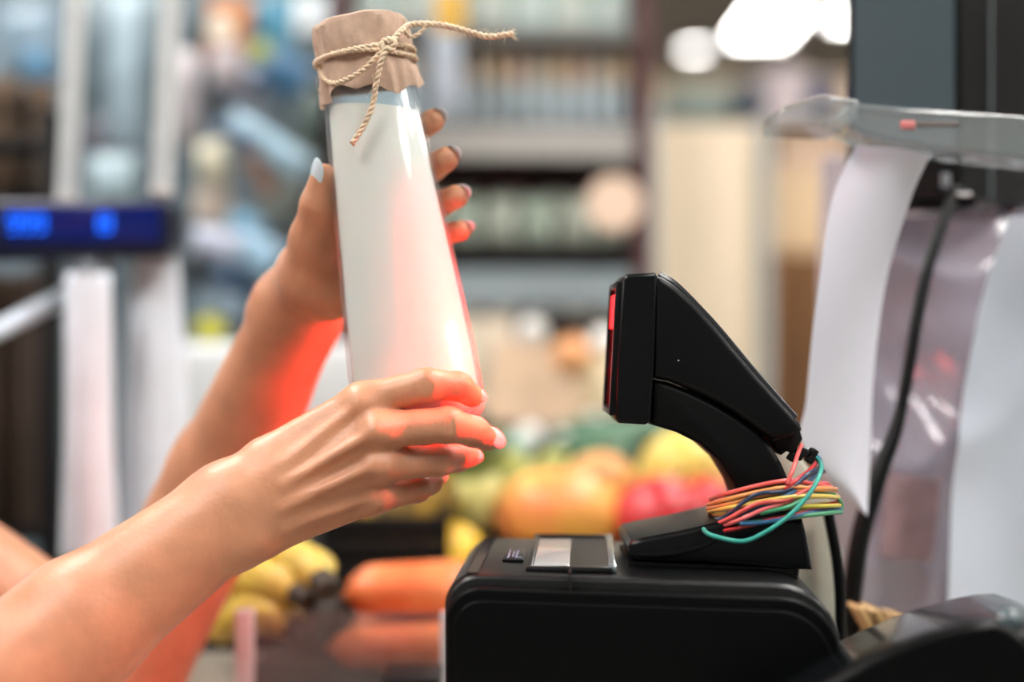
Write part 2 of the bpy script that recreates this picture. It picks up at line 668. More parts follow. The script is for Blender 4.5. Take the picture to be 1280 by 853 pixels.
fs = Field((-0.82, 0.40, 0.52), (-0.30, 1.18, 1.45), 0.008)
fs.add(tp(0, 0, .68), tp(-.01, 0, .90), .158, .134, .05, (1, 0, 0), 1.32)
fs.add(tp(-.01, 0, .90), tp(0, 0, 1.18), .134, .168, .05, (1, 0, 0), 1.42)
fs.add(tp(0, -.13, 1.27), tp(0, .13, 1.25), .062, .062, .05)
fs.add(RS, RE + (RS - RE) * 0.62, .060, .056, .03)
fs.add(LS, LE + (LS - LE) * 0.72, .060, .056, .03)
fs.sub(tp(.01, 0, 1.30), tp(.03, 0, 1.42), .062, .062, .01)
mk('shirt', fs.mesh(), M('shirt_cotton', (70, 92, 120), 0.85, var=0.12, scale=30, bump=0.2), person, smooth=180)
fp = Field((-0.82, 0.40, 0.05), (-0.26, 1.18, 0.90), 0.008)
fp.add(tp(-.01, 0, .70), tp(0, 0, .80), .150, .135, .05, (1, 0, 0), 1.28)
for s_ in (-1, 1):
    fp.add(tp(-.02, s_ * .08, .66), tp(.22, s_ * .09, .64), .087, .063, .03)
    fp.add(tp(.22, s_ * .09, .64), tp(.18, s_ * .09, .13), .060, .045, .02)
mk('trousers', fp.mesh(), M('trouser_cotton', (40, 44, 54), 0.85, var=0.12, scale=30), person, smooth=180)
stool = root('stool', (-.62, .79, 0), 'round dark stool the cashier sits on', 'stool')
mk('seat', lathe([(0, .50), (.15, .50), (.165, .51), (.165, .535), (.15, .55), (0, .55)], 32, mat4=Matrix.Translation((-.62, .79, 0))), m_dark, stool)
mk('post', tube([(-.62, .79, .02), (-.62, .79, .50)], .025, 14), m_chrome, stool)
mk('foot', lathe([(0, 0), (.20, 0), (.20, .012), (.04, .03), (0, .03)], 32, mat4=Matrix.Translation((-.62, .79, 0))), m_chrome, stool)
fh = Field((-0.75, 0.65, 1.30), (-0.44, 0.93, 1.72), 0.006)
fh.add(tp(.015, 0, 1.555), tp(-.005, 0, 1.52), .098, .098, .03, (0, 1, 0), 1.08)
fh.add(tp(-.05, 0, 1.50), tp(-.06, 0, 1.38), .07, .035, .03)
fh.sub(tp(.14, 0, 1.52), tp(.14, 0, 1.40), .075, .09, .02)
mk('hair', fh.mesh(), M('hair_brown', (70, 48, 34), 0.5, var=0.3, scale=90), person, smooth=180)
for s_ in (-1, 1):
    mk('eye', ball(tp(.116, s_ * .032, 1.515), (.011, .011, .011)), M('eye_white', (235, 232, 228), 0.2, var=0.02), person)

m_nail = M('nail_polish_blue', (206, 220, 228), 0.18, metal=0.0, var=0.04, coat=0.6)
m_nail2 = M('nail_polish_pink', (228, 196, 196), 0.2, var=0.04, coat=0.6)


def nail(tip, prev, normal, r, mat, L=0.0066, Wd=0.0052):
    d = tip - prev
    d /= np.linalg.norm(d)
    n_ = np.array(normal, dtype=float)
    n_ -= d * n_.dot(d)
    n_ /= np.linalg.norm(n_)
    s_ = np.cross(d, n_)
    V, F = ball((0, 0, 0), (1, 1, 1), n=20, m=12)
    c_ = tip + d * 0.0022 + n_ * (r - 0.0020)
    out = []
    for q in V:
        # curved plate: bends across the finger
        bend = -0.0016 * q.x * q.x
        out.append(c_ + s_ * q.x * Wd + d * q.y * L + n_ * (q.z * 0.0012 + bend + 0.0009))
    return mk('fingernail', (out, F), mat, body, smooth=180)


nail(R_IDX[3][0], R_IDX[2][0], (0.55, -0.6, 0.5), .0066, m_nail2, .0052, .0045)
nail(R_MID[3][0], R_MID[2][0], (0.80, -0.50, 0.30), .0072, m_nail2, .0078, .0064)
nail(R_RNG[3][0], R_RNG[2][0], (0.9, -0.2, -0.1), .0066, m_nail2, .0055, .0046)
nail(R_PNK[3][0], R_PNK[2][0], (0.9, -0.1, -0.3), .0060, m_nail2, .0048, .0042)
nail(L_THB[2][0], L_THB[1][0], (-0.66, -0.72, 0.15), .0080, m_nail, .0098, .0066)
nail(L_IDX[3][0], L_IDX[2][0], (0.74, -0.30, 0.60), .0072, m_nail, .0072, .0055)
nail(L_MID[3][0], L_MID[2][0], (0.74, -0.38, 0.56), .0076, m_nail, .0076, .0057)
nail(L_RNG[3][0], L_RNG[2][0], (0.78, -0.30, 0.55), .0072, m_nail, .0070, .0053)
nail(L_PNK[3][0], L_PNK[2][0], (0.80, -0.25, 0.50), .0062, m_nail, .0060, .0046)

# ------------------------------------------------------------------ milk bottle
MM = 0.84 / FPX            # metres per photograph pixel at the bottle
TH = math.radians(8.9)
bottle = root('milk_bottle', P(528, 534, .84), 'glass bottle of milk with kraft paper cap tied with twine', 'bottle',
              rot=(0, -TH, 0))
prof_px = [(0, 3), (50, 3), (66, 0), (74, 3), (80, 10), (82.5, 22), (82.8, 45), (81, 90), (77.5, 150), (73.5, 210),
           (69.5, 270), (65.5, 330), (61.5, 380), (59, 410), (56, 440), (53, 465), (53, 492)]
outer = [(r * MM, z * MM) for r, z in prof_px]


def bottle_r(z):
    zs = [p[1] for p in outer[3:]]
    rs = [p[0] for p in outer[3:]]
    return float(np.interp(z, zs, rs))


inner = [(max(r - .0022, 0), z + (0.003 if z < .008 else 0)) for r, z in outer][::-1]
mk('glass', lathe(outer + inner, 72), clear_mat('bottle_glass', (.97, .985, .99), 1.45, 0.01, milky=0.08), bottle,
   local=True, smooth=60)
mp_ = [(0, .0060)]
z = .0060
mp_.append((bottle_r(z) - .008, z))
lvl = 401 * MM
for i in range(26):
    z = .009 + (lvl - .009) * i / 25
    mp_.append((bottle_r(z) - .0027 - (0.003 if i == 0 else 0), z))
mp_.append((0, lvl))
mv, mf = lathe(mp_, 72)
mv2 = []
for q in mv:
    if abs(q.z - lvl) < 1e-6:
        z = lvl - q.x * math.tan(TH + 0.05)
        rr = math.hypot(q.x, q.y)
        s_ = (bottle_r(z) - .0027) / rr if rr > .02 else 1
        q = Vector((q.x * s_, q.y * s_, z))
    elif q.z > lvl - .012:
        k = 1 - (lvl - q.z) / .012
        z = q.z - q.x * math.tan(TH + 0.05) * k
        q = Vector((q.x, q.y, z))
    mv2.append(q)
mk('milk', (mv2, mf), M('milk', (240, 238, 228), 0.35, var=0.0, sss=0.2), bottle, local=True, smooth=60)

m_kraft = M('kraft_paper', (182, 154, 134), 0.8, var=0.10, scale=150, bump=0.5, bscale=260)


def cap_w(a, z):
    zz = z / MM
    low = min(max((470 - zz) / 60, 0), 1)
    w = 1 + low * (0.035 * math.sin(11 * a + .6) + 0.025 * math.sin(19 * a + 2)) + 0.012 * math.sin(5 * a + 1) \
        + 0.008 * math.sin(23 * a)
    # a folded corner sticking out to the right
    w += low * 0.10 * math.exp(-((a + 0.25) / 0.18) ** 2) + low * 0.10 * math.exp(-((a - 2 * math.pi + 0.25) / 0.18) ** 2)
    return w


cp = [(0, 514), (30, 514.5), (50, 514), (56, 511), (58.5, 505), (59.3, 490), (59.5, 474), (58.3, 466), (58.5, 458), (60.5, 446),
      (62, 434), (63, 420)]
co = [(r * MM, z * MM) for r, z in cp]
ci = [(max(r - 1.2, 0) * MM, (z - (1.2 if z > 505 else 0)) * MM) for r, z in cp][::-1]
cv, cf = lathe(co + ci, 120, cap_w)
cv2 = []
for q in cv:
    zz = q.z / MM
    if zz < 432:
        a = math.atan2(q.y, q.x)
        q = Vector((q.x, q.y, q.z + MM * (7 * math.sin(3 * a + 1.1) + 4 * math.sin(8 * a) - 2 + 26 * max(0, math.sin(a)))))
    nz = mnoise.noise(Vector((q.x, q.y, q.z)) * 110)
    n3 = abs(mnoise.noise(Vector((q.x, q.y, q.z * .6)) * 60 + Vector((4, 2, 1))))
    d_ = Vector((q.x, q.y, 0)).normalized() * (nz * 0.0014 - n3 * .0048 + .0008)
    cv2.append(q + d_ + Vector((0, 0, nz * 0.0006)))
mk('paper_cap', (cv2, cf), m_kraft, bottle, local=True, smooth=28)

m_twine = M('jute_twine', (218, 196, 168), 0.9, var=0.2, scale=400, bump=0.6, bscale=700)


def twine(pts, r=0.0016, n=10, closed=False):
    p = catmull(pts, n, closed)
    a, b = [], []
    s = 0
    for i, q in enumerate(p):
        if i:
            s += np.linalg.norm(q - p[i - 1])
        t = p[min(i + 1, len(p) - 1)] - p[max(i - 1, 0)]
        t /= np.linalg.norm(t) + 1e-12
        u = np.cross(t, (0.3, 0.8, 0.5))
        u /= np.linalg.norm(u) + 1e-12
        w = np.cross(t, u)
        ph = s * 900
        o_ = (math.cos(ph) * u + math.sin(ph) * w) * r * 0.55
        a.append(q + o_)
        b.append(q - o_)
    return merge(tube(a, r * 0.72, 6, closed), tube(b, r * 0.72, 6, closed))


Bm = bottle.matrix_basis
Bi = np.array(Bm.inverted())


def ring(zpx, r0, tilt, a0, a1, n=40, wob=0.0):
    pts = []
    for i in range(n + 1):
        a = a0 + (a1 - a0) * i / n
        z = (zpx + tilt * math.cos(a) + wob * math.sin(3 * a)) * MM
        r = r0 * MM * cap_w(a % (2 * math.pi), z) + .0014
        pts.append(Bm @ Vector((r * math.cos(a), r * math.sin(a), z)))
    return pts


tw = bottle
mk('twine_wrap', twine(ring(467, 59, 1.0, 0, 2 * math.pi, 44)[:-1], .0015, 2, True), m_twine, tw, smooth=180)
mk('twine_wrap', twine(ring(463, 59.5, -6.0, 0, 2 * math.pi, 44, 1.5)[:-1], .0014, 2, True), m_twine, tw, smooth=180)
# drooping strand, knot and tails in front of the cap
DF = .84 - .0315
mk('twine_wrap', twine([P(398, 78, .835), P(404, 96, DF + .016), P(416, 104, DF + .008), P(432, 100, DF), P(452, 89, DF - .003),
                  P(470, 72, DF - .003), P(484, 58, DF - .001)], .0014), m_twine, tw, smooth=180)
mk('twine_knot', merge(twine(catmull([P(480, 52, DF - .003), P(488, 50, DF - .004), P(494, 56, DF - .004), P(486, 62, DF - .005),
                                P(478, 58, DF - .004)], 3, True), .0017, 3, True),
                 ball(P(486, 56, DF - .001), (.0026, .002, .0022))), m_twine, tw, smooth=180)
mk('twine_tail', twine([P(486, 56, DF - .004), P(502, 38, DF + .004), P(514, 31, .824), P(534, 30, .826), P(562, 33, .826),
                  P(590, 41, .826), P(612, 46, .826), P(641, 42, .826)], .0016), m_twine, tw, smooth=180)
mk('twine_tail', twine([P(504, 37, DF + .004), P(512, 46, .822), P(524, 42, .824), P(533, 31, .826)], .0011), m_twine, tw, smooth=180)
mk('twine_tail', twine([P(484, 58, DF - .005), P(476, 78, DF - .006), P(470, 105, DF - .004), P(466, 130, DF - .002),
                  P(456, 155, DF - .002), P(440, 180, DF - .003)], .00155), m_twine, tw, smooth=180)
hairs = []
rnd = random.Random(3)
for i in range(190):
    if i < 130:
        t = rnd.random()
        a_ = np.array(P(545 + 97 * t, 33 + 12 * min(1, t * 1.6) - (4 if t > .9 else 0), .826))
    elif i < 160:
        t = rnd.random()
        a_ = np.array(P(484 - 44 * t, 60 + 118 * t, DF - .003))
    else:
        t = rnd.random()
        a_ = np.array(P(398 + rnd.uniform(-4, 12), 70 + 50 * t, .83))
    l = rnd.uniform(.003, .0075)
    d_ = np.array((rnd.uniform(-.5, .6), rnd.uniform(-.5, .5), rnd.uniform(-.9, .9))) * l
    hairs.append(tube([a_, a_ + d_ * .55 + np.array((0, 0, rnd.uniform(-.1, .1) * l)), a_ + d_], [.00014, .00012, .00006], 3))
for i in range(16):
    a_ = np.array(P(636, 43, .826))
    d_ = np.array((rnd.uniform(.4, 1), rnd.uniform(-.5, .5), rnd.uniform(-.9, .9))) * .006
    hairs.append(tube([a_, a_ + d_], [.0003, .0001], 3))
mk('twine_fray', merge(*hairs), m_twine, tw, smooth=180, kind='stuff')

# ------------------------------------------------------------------ receipt printer
S = 0.93                   # the printer stands a little nearer than the bottle
P_full = P


def P(px, py, d):
    return P_full(px, py, d * S)


YAW = math.radians(-3.0)
PT = CAMZ - .1325 * S                 # height of the printer's top
printer = root('receipt_printer', (P(556, 720, .80).x, .80 * S, CZ), 'black receipt printer under the barcode scanner', 'printer',
               rot=(0, 0, YAW))
PL, PD, PH = 0.222 * S, 0.160 * S, PT - CZ


def rounded(pts_r, n=8):
    """polygon of (x, z, radius) corners, rounded"""
    out = []
    L = len(pts_r)
    for i in range(L):
        p = np.array(pts_r[i][:2])
        r = pts_r[i][2]
        a = np.array(pts_r[i - 1][:2]) - p
        b = np.array(pts_r[(i + 1) % L][:2]) - p
        a /= np.linalg.norm(a)
        b /= np.linalg.norm(b)
        if r <= 0:
            out.append(tuple(p))
            continue
        ang = math.acos(np.clip(a.dot(b), -1, 1))
        t = r / math.tan(ang / 2)
        c = p + (a + b) / np.linalg.norm(a + b) * (r / math.sin(ang / 2))
        s, e = p + a * t - c, p + b * t - c
        a0, a1 = math.atan2(s[1], s[0]), math.atan2(e[1], e[0])
        while a1 - a0 > math.pi:
            a1 -= 2 * math.pi
        while a1 - a0 < -math.pi:
            a1 += 2 * math.pi
        for k in range(n + 1):
            q = a0 + (a1 - a0) * k / n
            out.append((c[0] + r * math.cos(q), c[1] + r * math.sin(q)))
    return out


bodyo = rounded([(0, 0, .004), (PL, 0, .004), (PL, PH - .004, .034), (.03, PH, 0), (0, PH, .017)])
m_pr = M('printer_plastic', (14, 16, 17), 0.32, spec=0.5, var=0.1, bump=0.04, bscale=1200)
mk('body', prism(bodyo, .006, PD, .003), m_pr, printer, local=True)
so = rounded([(.0005, .001, .004), (PL - .001, .001, .004), (PL - .001, PH - .010, .032), (.0005, PH - .005, .018)])
mk('side_panel', prism(so, -.001, .006, .0022, 4), M('printer_side', (3, 4, 5), 0.42, spec=0.12, var=0.1, bump=0.03, bscale=1200), printer, local=True)
si = rounded([(.004, .002, .004), (PL - .005, .002, .004), (PL - .005, PH - .0165, .030), (.004, PH - .0115, .016)])
mk('side_inset', prism(si, -.0022, .003, .0012, 3), MATS['printer_side'], printer, local=True)
# top: front rounded end piece, cover, seam, slot, flap, button, printed mark
mk('front_cap', prism(rounded([(-.0008, .075, .002), (.012, .075, .002), (.012, PH + .0006, .001), (-.0008, PH + .0006, .0175)]),
                      .010, PD - .004, .001), m_pr, printer, local=True)
mk('seam', rbox((.0655, .004, PH - .003), (.0008, .011, .012), 0), M('seam_dark', (3, 3, 3), 0.8, var=0), printer, local=True)
m_slot = M('slot_dark', (4, 4, 5), 0.35, var=0)
sl0, sl1 = .0435, .086
for c_, s_ in ((((sl0 + sl1) / 2, .0225, PH + .0006), (sl1 - sl0 + .004, .005, .0032)),
               (((sl0 + sl1) / 2, .150, PH + .0006), (sl1 - sl0 + .004, .004, .0032)),
               ((sl0, .086, PH + .0006), (.003, .124, .0034))):
    mk('slot_frame', rbox(c_, s_, .0009), m_pr, printer, local=True)
mk('slot_frame', rbox((sl1 + .002, .086, PH + .0008), (.0045, .128, .0038), .0012),
   M('slot_edge', (150, 165, 168), 0.2, metal=0.6, var=0.05), printer, local=True)
mk('slot', rbox(((sl0 + sl1) / 2, .086, PH + .0001), (sl1 - sl0, .124, .0012), 0), m_slot, printer, local=True)
mk('flap', rbox((sl0 + .0115, .078, PH + .0011), (.0195, .108, .0012), .0004),
   M('flap_silver', (205, 215, 215), 0.15, metal=0.3, var=0.04), printer, local=True)
mk('button', rbox((.033, .070, PH + .0006), (.012, .040, .0016), .0006), m_black2, printer, local=True)
for i, (dx, w_, h_) in enumerate(((-.0030, .0012, .030), (-.0005, .0012, .022), (.0016, .0012, .030), (.0034, .0028, .0035))):
    mk('button_mark', rbox((.033 + dx, .070 - (.012 if i == 3 else 0), PH + .0015), (w_, h_, .0004), 0),
       M('mark_blue', (120, 140, 165), 0.5, var=0.03), printer, local=True)

# ------------------------------------------------------------------ barcode scanner on its stand
SD = .850
scan = root('barcode_scanner', (P(900, 712, .875).x, .875 * S, PT), 'black barcode scanner on curved stand with red window',
            'scanner')
Y0, Y1 = .848 * S, .908 * S
mk('front_bezel', prism(pxs([(783, 343), (818, 341), (821, 345), (818, 440), (813, 527), (806, 531), (773, 529), (768, 522),
                             (771, 440), (777, 349)], SD), Y0 - .002, Y1 + .002, .0042, 4), m_black2, scan)
# window frame, recess and glowing glass on the face
ft_, fb_ = P(779, 352, SD), P(769.5, 520, SD)
fd = (fb_ - ft_).normalized()
fn = Vector((-fd.z * -1, 0, fd.x * -1))
if fn.x > 0:
    fn = -fn
fc = (ft_ + fb_) / 2
Rm = Matrix((fn, Vector((0, 1, 0)), -fd)).transposed()
flen = (fb_ - ft_).length
wy = (Y0 + Y1) / 2
cc = Vector((fc.x, wy, fc.z))
for oy, oz, sy, sz in ((0, flen / 2 - .002, .056, .004), (0, -flen / 2 + .002, .056, .004), (-.0265, 0, .004, flen), (.0265, 0, .004, flen)):
    mk('window_frame', rbox(cc + Rm @ Vector((.0015, oy, oz)), (.005, sy, sz), .0012, 2, Rm), m_black2, scan)
m_redglass = M('scan_window_red', (70, 4, 8), 0.12, var=0, coat=0.4, emit=(255, 20, 30), estr=0.06)
mk('scan_window', rbox(cc + Rm @ Vector((.0005, 0, 0)), (.0025, .050, flen - .006), .0005, 1, Rm), m_redglass, scan)
m_redled = M('scan_led_red', (200, 10, 14), 0.3, var=0, emit=(255, 16, 28), estr=1.2)
mk('led_strip', rbox(cc + Rm @ Vector((.0022, 0, flen * .28)), (.0016, .044, flen * .26), .0005, 1, Rm), m_redled, scan)
ld = bpy.data.lights.new('scanner_light', 'AREA')
ld.shape = 'RECTANGLE'
ld.size = 0.052
ld.size_y = 0.074
ld.spread = math.radians(104)
ld.color = (1.0, 0.010, 0.006)
ld.energy = SCAN_POWER
lo = bpy.data.objects.new('scanner_light', ld)
col.objects.link(lo)
lo.parent = scan
aim = Vector((-1, -0.04, -0.26)).normalized()
lo.rotation_euler = aim.to_track_quat('-Z', 'Y').to_euler()
lo.location = (cc + fn * .006) - scan.location

up_shell = [(816, 342), (830, 347), (846, 358), (868, 378), (893, 406), (918, 436), (945, 468), (975, 501), (1000, 529),
            (1003, 538), (985, 548), (965, 552), (945, 536), (920, 518), (893, 502), (862, 487), (836, 477), (815, 473)]
mk('upper_shell', prism(pxs(up_shell, SD), Y0, Y1, .006, 4), m_black, scan)
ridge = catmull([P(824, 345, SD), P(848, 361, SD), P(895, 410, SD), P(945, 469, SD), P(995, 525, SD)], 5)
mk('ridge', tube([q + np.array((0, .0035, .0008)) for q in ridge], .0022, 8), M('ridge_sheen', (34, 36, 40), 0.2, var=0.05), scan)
lw_shell = [(815, 474), (836, 478), (862, 488), (893, 503), (920, 519), (945, 537), (962, 553), (978, 580), (992, 612),
            (1003, 650), (1006, 680), (938, 680), (930, 640), (918, 606), (900, 577), (876, 556), (846, 541), (813, 531)]
mk('lower_shell', prism(pxs(lw_shell, SD + .002), Y0 + .004, Y1 - .004, .004, 3), M('black_plastic_lower', (5, 7, 8), 0.42, spec=0.18, var=0.1), scan)
# connector with small teeth at the tail
mk('connector', prism(pxs([(966, 552), (1000, 533), (1005, 550), (998, 560), (1000, 566), (992, 568), (985, 565), (978, 570), (972, 562)], SD + .008),
                      Y0 + .012, Y1 - .012, .0015, 2), m_dark, scan)
for i, (a_, b_) in enumerate(((990, 572), (998, 570), (1005, 566), (1012, 574), (1016, 566))):
    mk('plug', rbox(P(a_, b_, SD + .012), (.0038, .010, .0045), .0006, 1, Euler((0, .6, 0))), m_dark, scan)
# base: thick wedge with rounded toe
base_o = [(785, 683), (789, 676), (806, 672), (850, 664), (880, 657), (905, 651), (940, 648), (985, 646), (1003, 648), (1009, 672),
          (1016, 713), (980, 712), (880, 704), (800, 702), (788, 696)]
mk('base', prism(pxs(base_o, SD - .012), .836 * S, .918 * S, .0035, 4), m_black2, scan)
ledge = catmull([P(787, 690, .838), P(810, 694, .836), P(850, 690, .836), P(880, 682, .836), P(900, 672, .8365)], 5)
mk('base_lip', tube([q + np.array((0, -.0004, 0)) for q in ledge], .0013, 6), m_black2, scan)
mk('base_foot', prism(pxs([(785, 700), (1000, 709), (998, 728), (787, 722)], .845), .845 * S, .912 * S, .001, 1), m_slot, scan)
mk('screw', ball(P(848, 451, .8478), (.0006, .0004, .0006), n=8, m=6), m_chrome, scan)
# dark wedge and copper strip behind the neck
mk('neck_brace', prism(pxs([(905, 645), (915, 612), (922, 605), (940, 640), (940, 650)], .88), .872 * S, .90 * S, .001), M('brace_brown', (120, 90, 66), 0.5), scan)

# coloured wires wound round the neck
wire_cols = {'red': (196, 48, 52), 'coral red': (222, 92, 88), 'orange': (220, 146, 80), 'yellow': (226, 196, 92), 'olive yellow': (206, 190, 70),
             'blue': (42, 92, 132), 'dark blue': (30, 52, 84), 'green': (58, 142, 100), 'teal': (52, 160, 146), 'pink': (226, 110, 112)}
for k_, c_ in wire_cols.items():
    M('wire_' + k_.replace(' ', '_'), c_, 0.35, var=0.06, coat=0.2)


def wire(colname, pts, r=.00125):
    return mk('wire', tube(catmull(pts, 8), r, 7), MATS['wire_' + colname.replace(' ', '_')], scan, smooth=180,
              label=colname + ' insulated wire wound round the scanner neck')


def loop(xl, yl, xr, yr, dn, df, sag, bk, start=None, end=None):
    """front strand from left to right, then back behind the neck; px, depths"""
    xm, ym = (xl + xr) / 2, (yl + yr) / 2
    pts = []
    if start:
        pts += start
    pts += [P(xl, yl, (dn + df) / 2), P(xl + 18, yl - 2 + sag * .4, dn + .010), P(xm - 15, ym + sag, dn), P(xm + 25, ym - 6 + sag, dn + .002),
            P(xr - 16, yr + sag * .3, dn + .014), P(xr, yr, (dn + df) / 2 + .004), P(xr - 20, yr - 6 + bk, df - .004), P(xm, ym + bk, df),
            P(xl + 20, yl + bk, df - .006), P(xl + 1, yl + 3, (dn + df) / 2 + .002)]
    if end:
        pts += end
    return pts


DN, DFAR = .829, .924
wire('coral red', loop(888, 624, 1040, 610, DN + .002, DFAR, -10, 4))
wire('orange', loop(886, 631, 1042, 615, DN, DFAR, -8, 6))
wire('orange', loop(885, 636, 1045, 612, DN + .001, DFAR - .003, -4, 8))
wire('yellow', loop(886, 640, 1048, 622, DN - .001, DFAR, -4, 2))
wire('olive yellow', loop(890, 644, 1050, 632, DN + .001, DFAR - .002, 2, 4))
wire('dark blue', loop(888, 648, 1030, 590, DN - .001, DFAR, 0, 12, end=None))
wire('blue', [P(890, 651, .875), P(905, 648, .8390), P(950, 634, .8290), P(990, 616, .8310), P(1016, 598, .850), P(1026, 580, .862), P(1018, 568, .872), P(1002, 562, .876)])
wire('coral red', loop(884, 655, 1036, 606, DN - .002, DFAR, 0, 10))
wire('pink', [P(883, 658, .872), P(892, 660, .850), P(920, 652, .8290), P(955, 637, .8270)] + [P(990, 626, .8330), P(1030, 612, .862), P(1044, 614, .880)])
wire('red', [P(980, 612, .8290), P(996, 600, .8330), P(1012, 588, .852), P(1020, 576, .866), P(1006, 566, .874)])
wire('coral red', [P(984, 606, .8290), P(992, 585, .8330), P(998, 566, .852), P(1002, 556, .864)])
wire('red', [P(886, 664, .868), P(905, 664, .8370), P(940, 656, .8290), P(975, 648, .8290), P(1010, 640, .8370), P(1046, 628, .872)])
wire('green', loop(892, 653, 1052, 640, DN - .001, DFAR, 6, 0))
wire('green', [P(950, 642, .8270), P(985, 634, .8270), P(1015, 620, .8370), P(1040, 618, .862), P(1052, 634, .876), P(1030, 642, .858), P(985, 644, .8290)])
wire('teal', [P(930, 640, .9), P(900, 644, .9), P(884, 650, .876), P(879, 657, .848), P(886, 668, .8280), P(925, 677, .8250), P(952, 668, .8245), P(985, 646, .8255), P(1010, 620, .8290),
              P(1024, 596, .8370), P(1026, 580, .858), P(1014, 568, .870)], .0013)
wire('blue', [P(925, 655, .8270), P(950, 654, .8265), P(985, 648, .8275), P(1020, 640, .8390), P(1050, 637, .872)])

# cream bar and thin black lead behind the printer
m_cream = M('cream_plastic', (196, 196, 182), 0.5, var=0.04)
sb = root('support_column', P(1010, 800, .955), 'cream plastic support column rising behind the scanner', 'column')
mk('column', prism(pxs([(944, 540), (978, 546), (1030, 612), (1050, 690), (1058, 852), (985, 852), (990, 700), (975, 600)], .955),
                   .945 * S, .975 * S, .003), m_cream, sb)
mk('column_cap', prism(pxs([(938, 532), (968, 530), (982, 546), (975, 552), (944, 546)], .95), .942 * S, .978 * S, .002), m_cream, sb)
tag(mk('cable', tube(catmull([P(1034, 636, .93), P(1040, 665, .928), P(1046, 700, .926), P(1050, 740, .925), P(1051, 790, .925), P(1052, 850, .93)], 8), .0034, 10),
       m_black, smooth=180), 'thin black lead hanging from the coloured wires behind the printer', 'cable')

P = P_full

# ------------------------------------------------------------------ right side: monitor, clip rail, papers, cable
mr = root('monitor', P(1203, 240, 1.0), 'dark grey screened monitor standing above the clear clip rail', 'monitor')
c0 = Vector((P(1203, 240, 1.0).x, 1.0, 0))
wl = Vector((-.0690, .050, 0))
wr = Vector((.0690 * .85, .0690 * .95, 0)) * 2.2
zb, zt = 1.352, 1.62


def slab(a, b, c, d, z0, z1):
    V = [Vector((p.x, p.y, z)) for z in (z0, z1) for p in (a, b, c, d)]
    return V, [[3, 2, 1, 0], [4, 5, 6, 7], [0, 1, 5, 4], [1, 2, 6, 5], [2, 3, 7, 6], [3, 0, 4, 7]]


mk('housing', slab(c0, c0 + wr, c0 + wr + wl, c0 + wl, zb, zt), M('monitor_housing', (6, 7, 9), 0.35, spec=0.2, var=0.1), mr, smooth=30)
nl = Vector((-wl.y, wl.x, 0)).normalized()
if nl.y > 0:
    nl = -nl
nr = Vector((wr.y, -wr.x, 0)).normalized()
mk('screen', slab(c0 + wl * .06 + nl * .003, c0 + wl * .06, c0 + wl * .93, c0 + wl * .93 + nl * .003, zb + .028, zt - .01),
   M('monitor_screen', (66, 80, 86), 0.22, spec=0.3, var=0.05, scale=6), mr, smooth=30)
mk('seam', slab(c0 + wr * .24, c0 + wr * .248, c0 + wr * .248 + nr * .0012, c0 + wr * .24 + nr * .0012, zb, zt),
   M('seam_light', (120, 130, 134), 0.4, var=0), mr, smooth=0)
mk('port_cover', slab(c0 + wl * .35 - nl * .01, c0 + wl * .0 + wr * .12, c0 + wr * .3 + wl * .3, c0 + wl * .6 + wr * .1, zb - .006, zb + .012), m_black, mr, smooth=0)
mk('stand_pole', tube([Vector((.40, 1.12, CZ)), Vector((.40, 1.12, zb + .05))], .016, 14), m_black, mr, smooth=60)
mk('stand_foot', rbox((.40, 1.12, CZ + .006), (.14, .12, .012), .003), m_black, mr)
mk('port', rbox(P(1182, 226, .995), (.006, .004, .010), .001), M('port_grey', (110, 116, 122), 0.4), mr)
mk('sticker', rbox(P(1205, 243, .992), (.009, .006, .002), .0004), M('sticker_white', (225, 228, 230), 0.5, var=0.02), mr)

acr = clear_mat('clear_acrylic', (.90, .93, .94), 1.5, 0.04, milky=0.20, milk_rgb=(196, 206, 208), gain=1.6)
cl = root('clip_rail', P(1130, 205, .90), 'clear acrylic clip rail jutting out in front of the monitor', 'clip rail')
mk('rail', prism(pxs([(1040, 150), (1062, 133), (1160, 141), (1420, 160), (1420, 214), (1280, 204), (1165, 190), (1110, 180), (1060, 168)], .90),
                 .885, .935, .003, 3), acr, cl)
mk('rail_post', rbox((P(1400, 190, .91).x, .91, (CZ + P(1400, 190, .91).z) / 2), (.016, .016, P(1400, 190, .91).z - CZ), .002), acr, cl)
mk('tongue', prism(pxs([(964, 152), (970, 140), (990, 133), (1022, 125), (1064, 132), (1062, 158), (1048, 164), (967, 161)], .90),
                   .878, .942, .0025, 3), acr, cl)
mk('roller', tube([P(1066, 172, .885), P(1066, 172, .935)], .0055, 14), acr, cl)
mk('clip_tab', rbox(P(1135, 156, .884), (.009, .003, .005), .001), M('clip_red', (214, 130, 130), 0.4, var=0.03), cl)
mk('clip_slot', rbox(P(1172, 155, .8845), (.026, .002, .0034), .0006), M('clip_grey', (110, 104, 102), 0.4, var=0.03), cl)


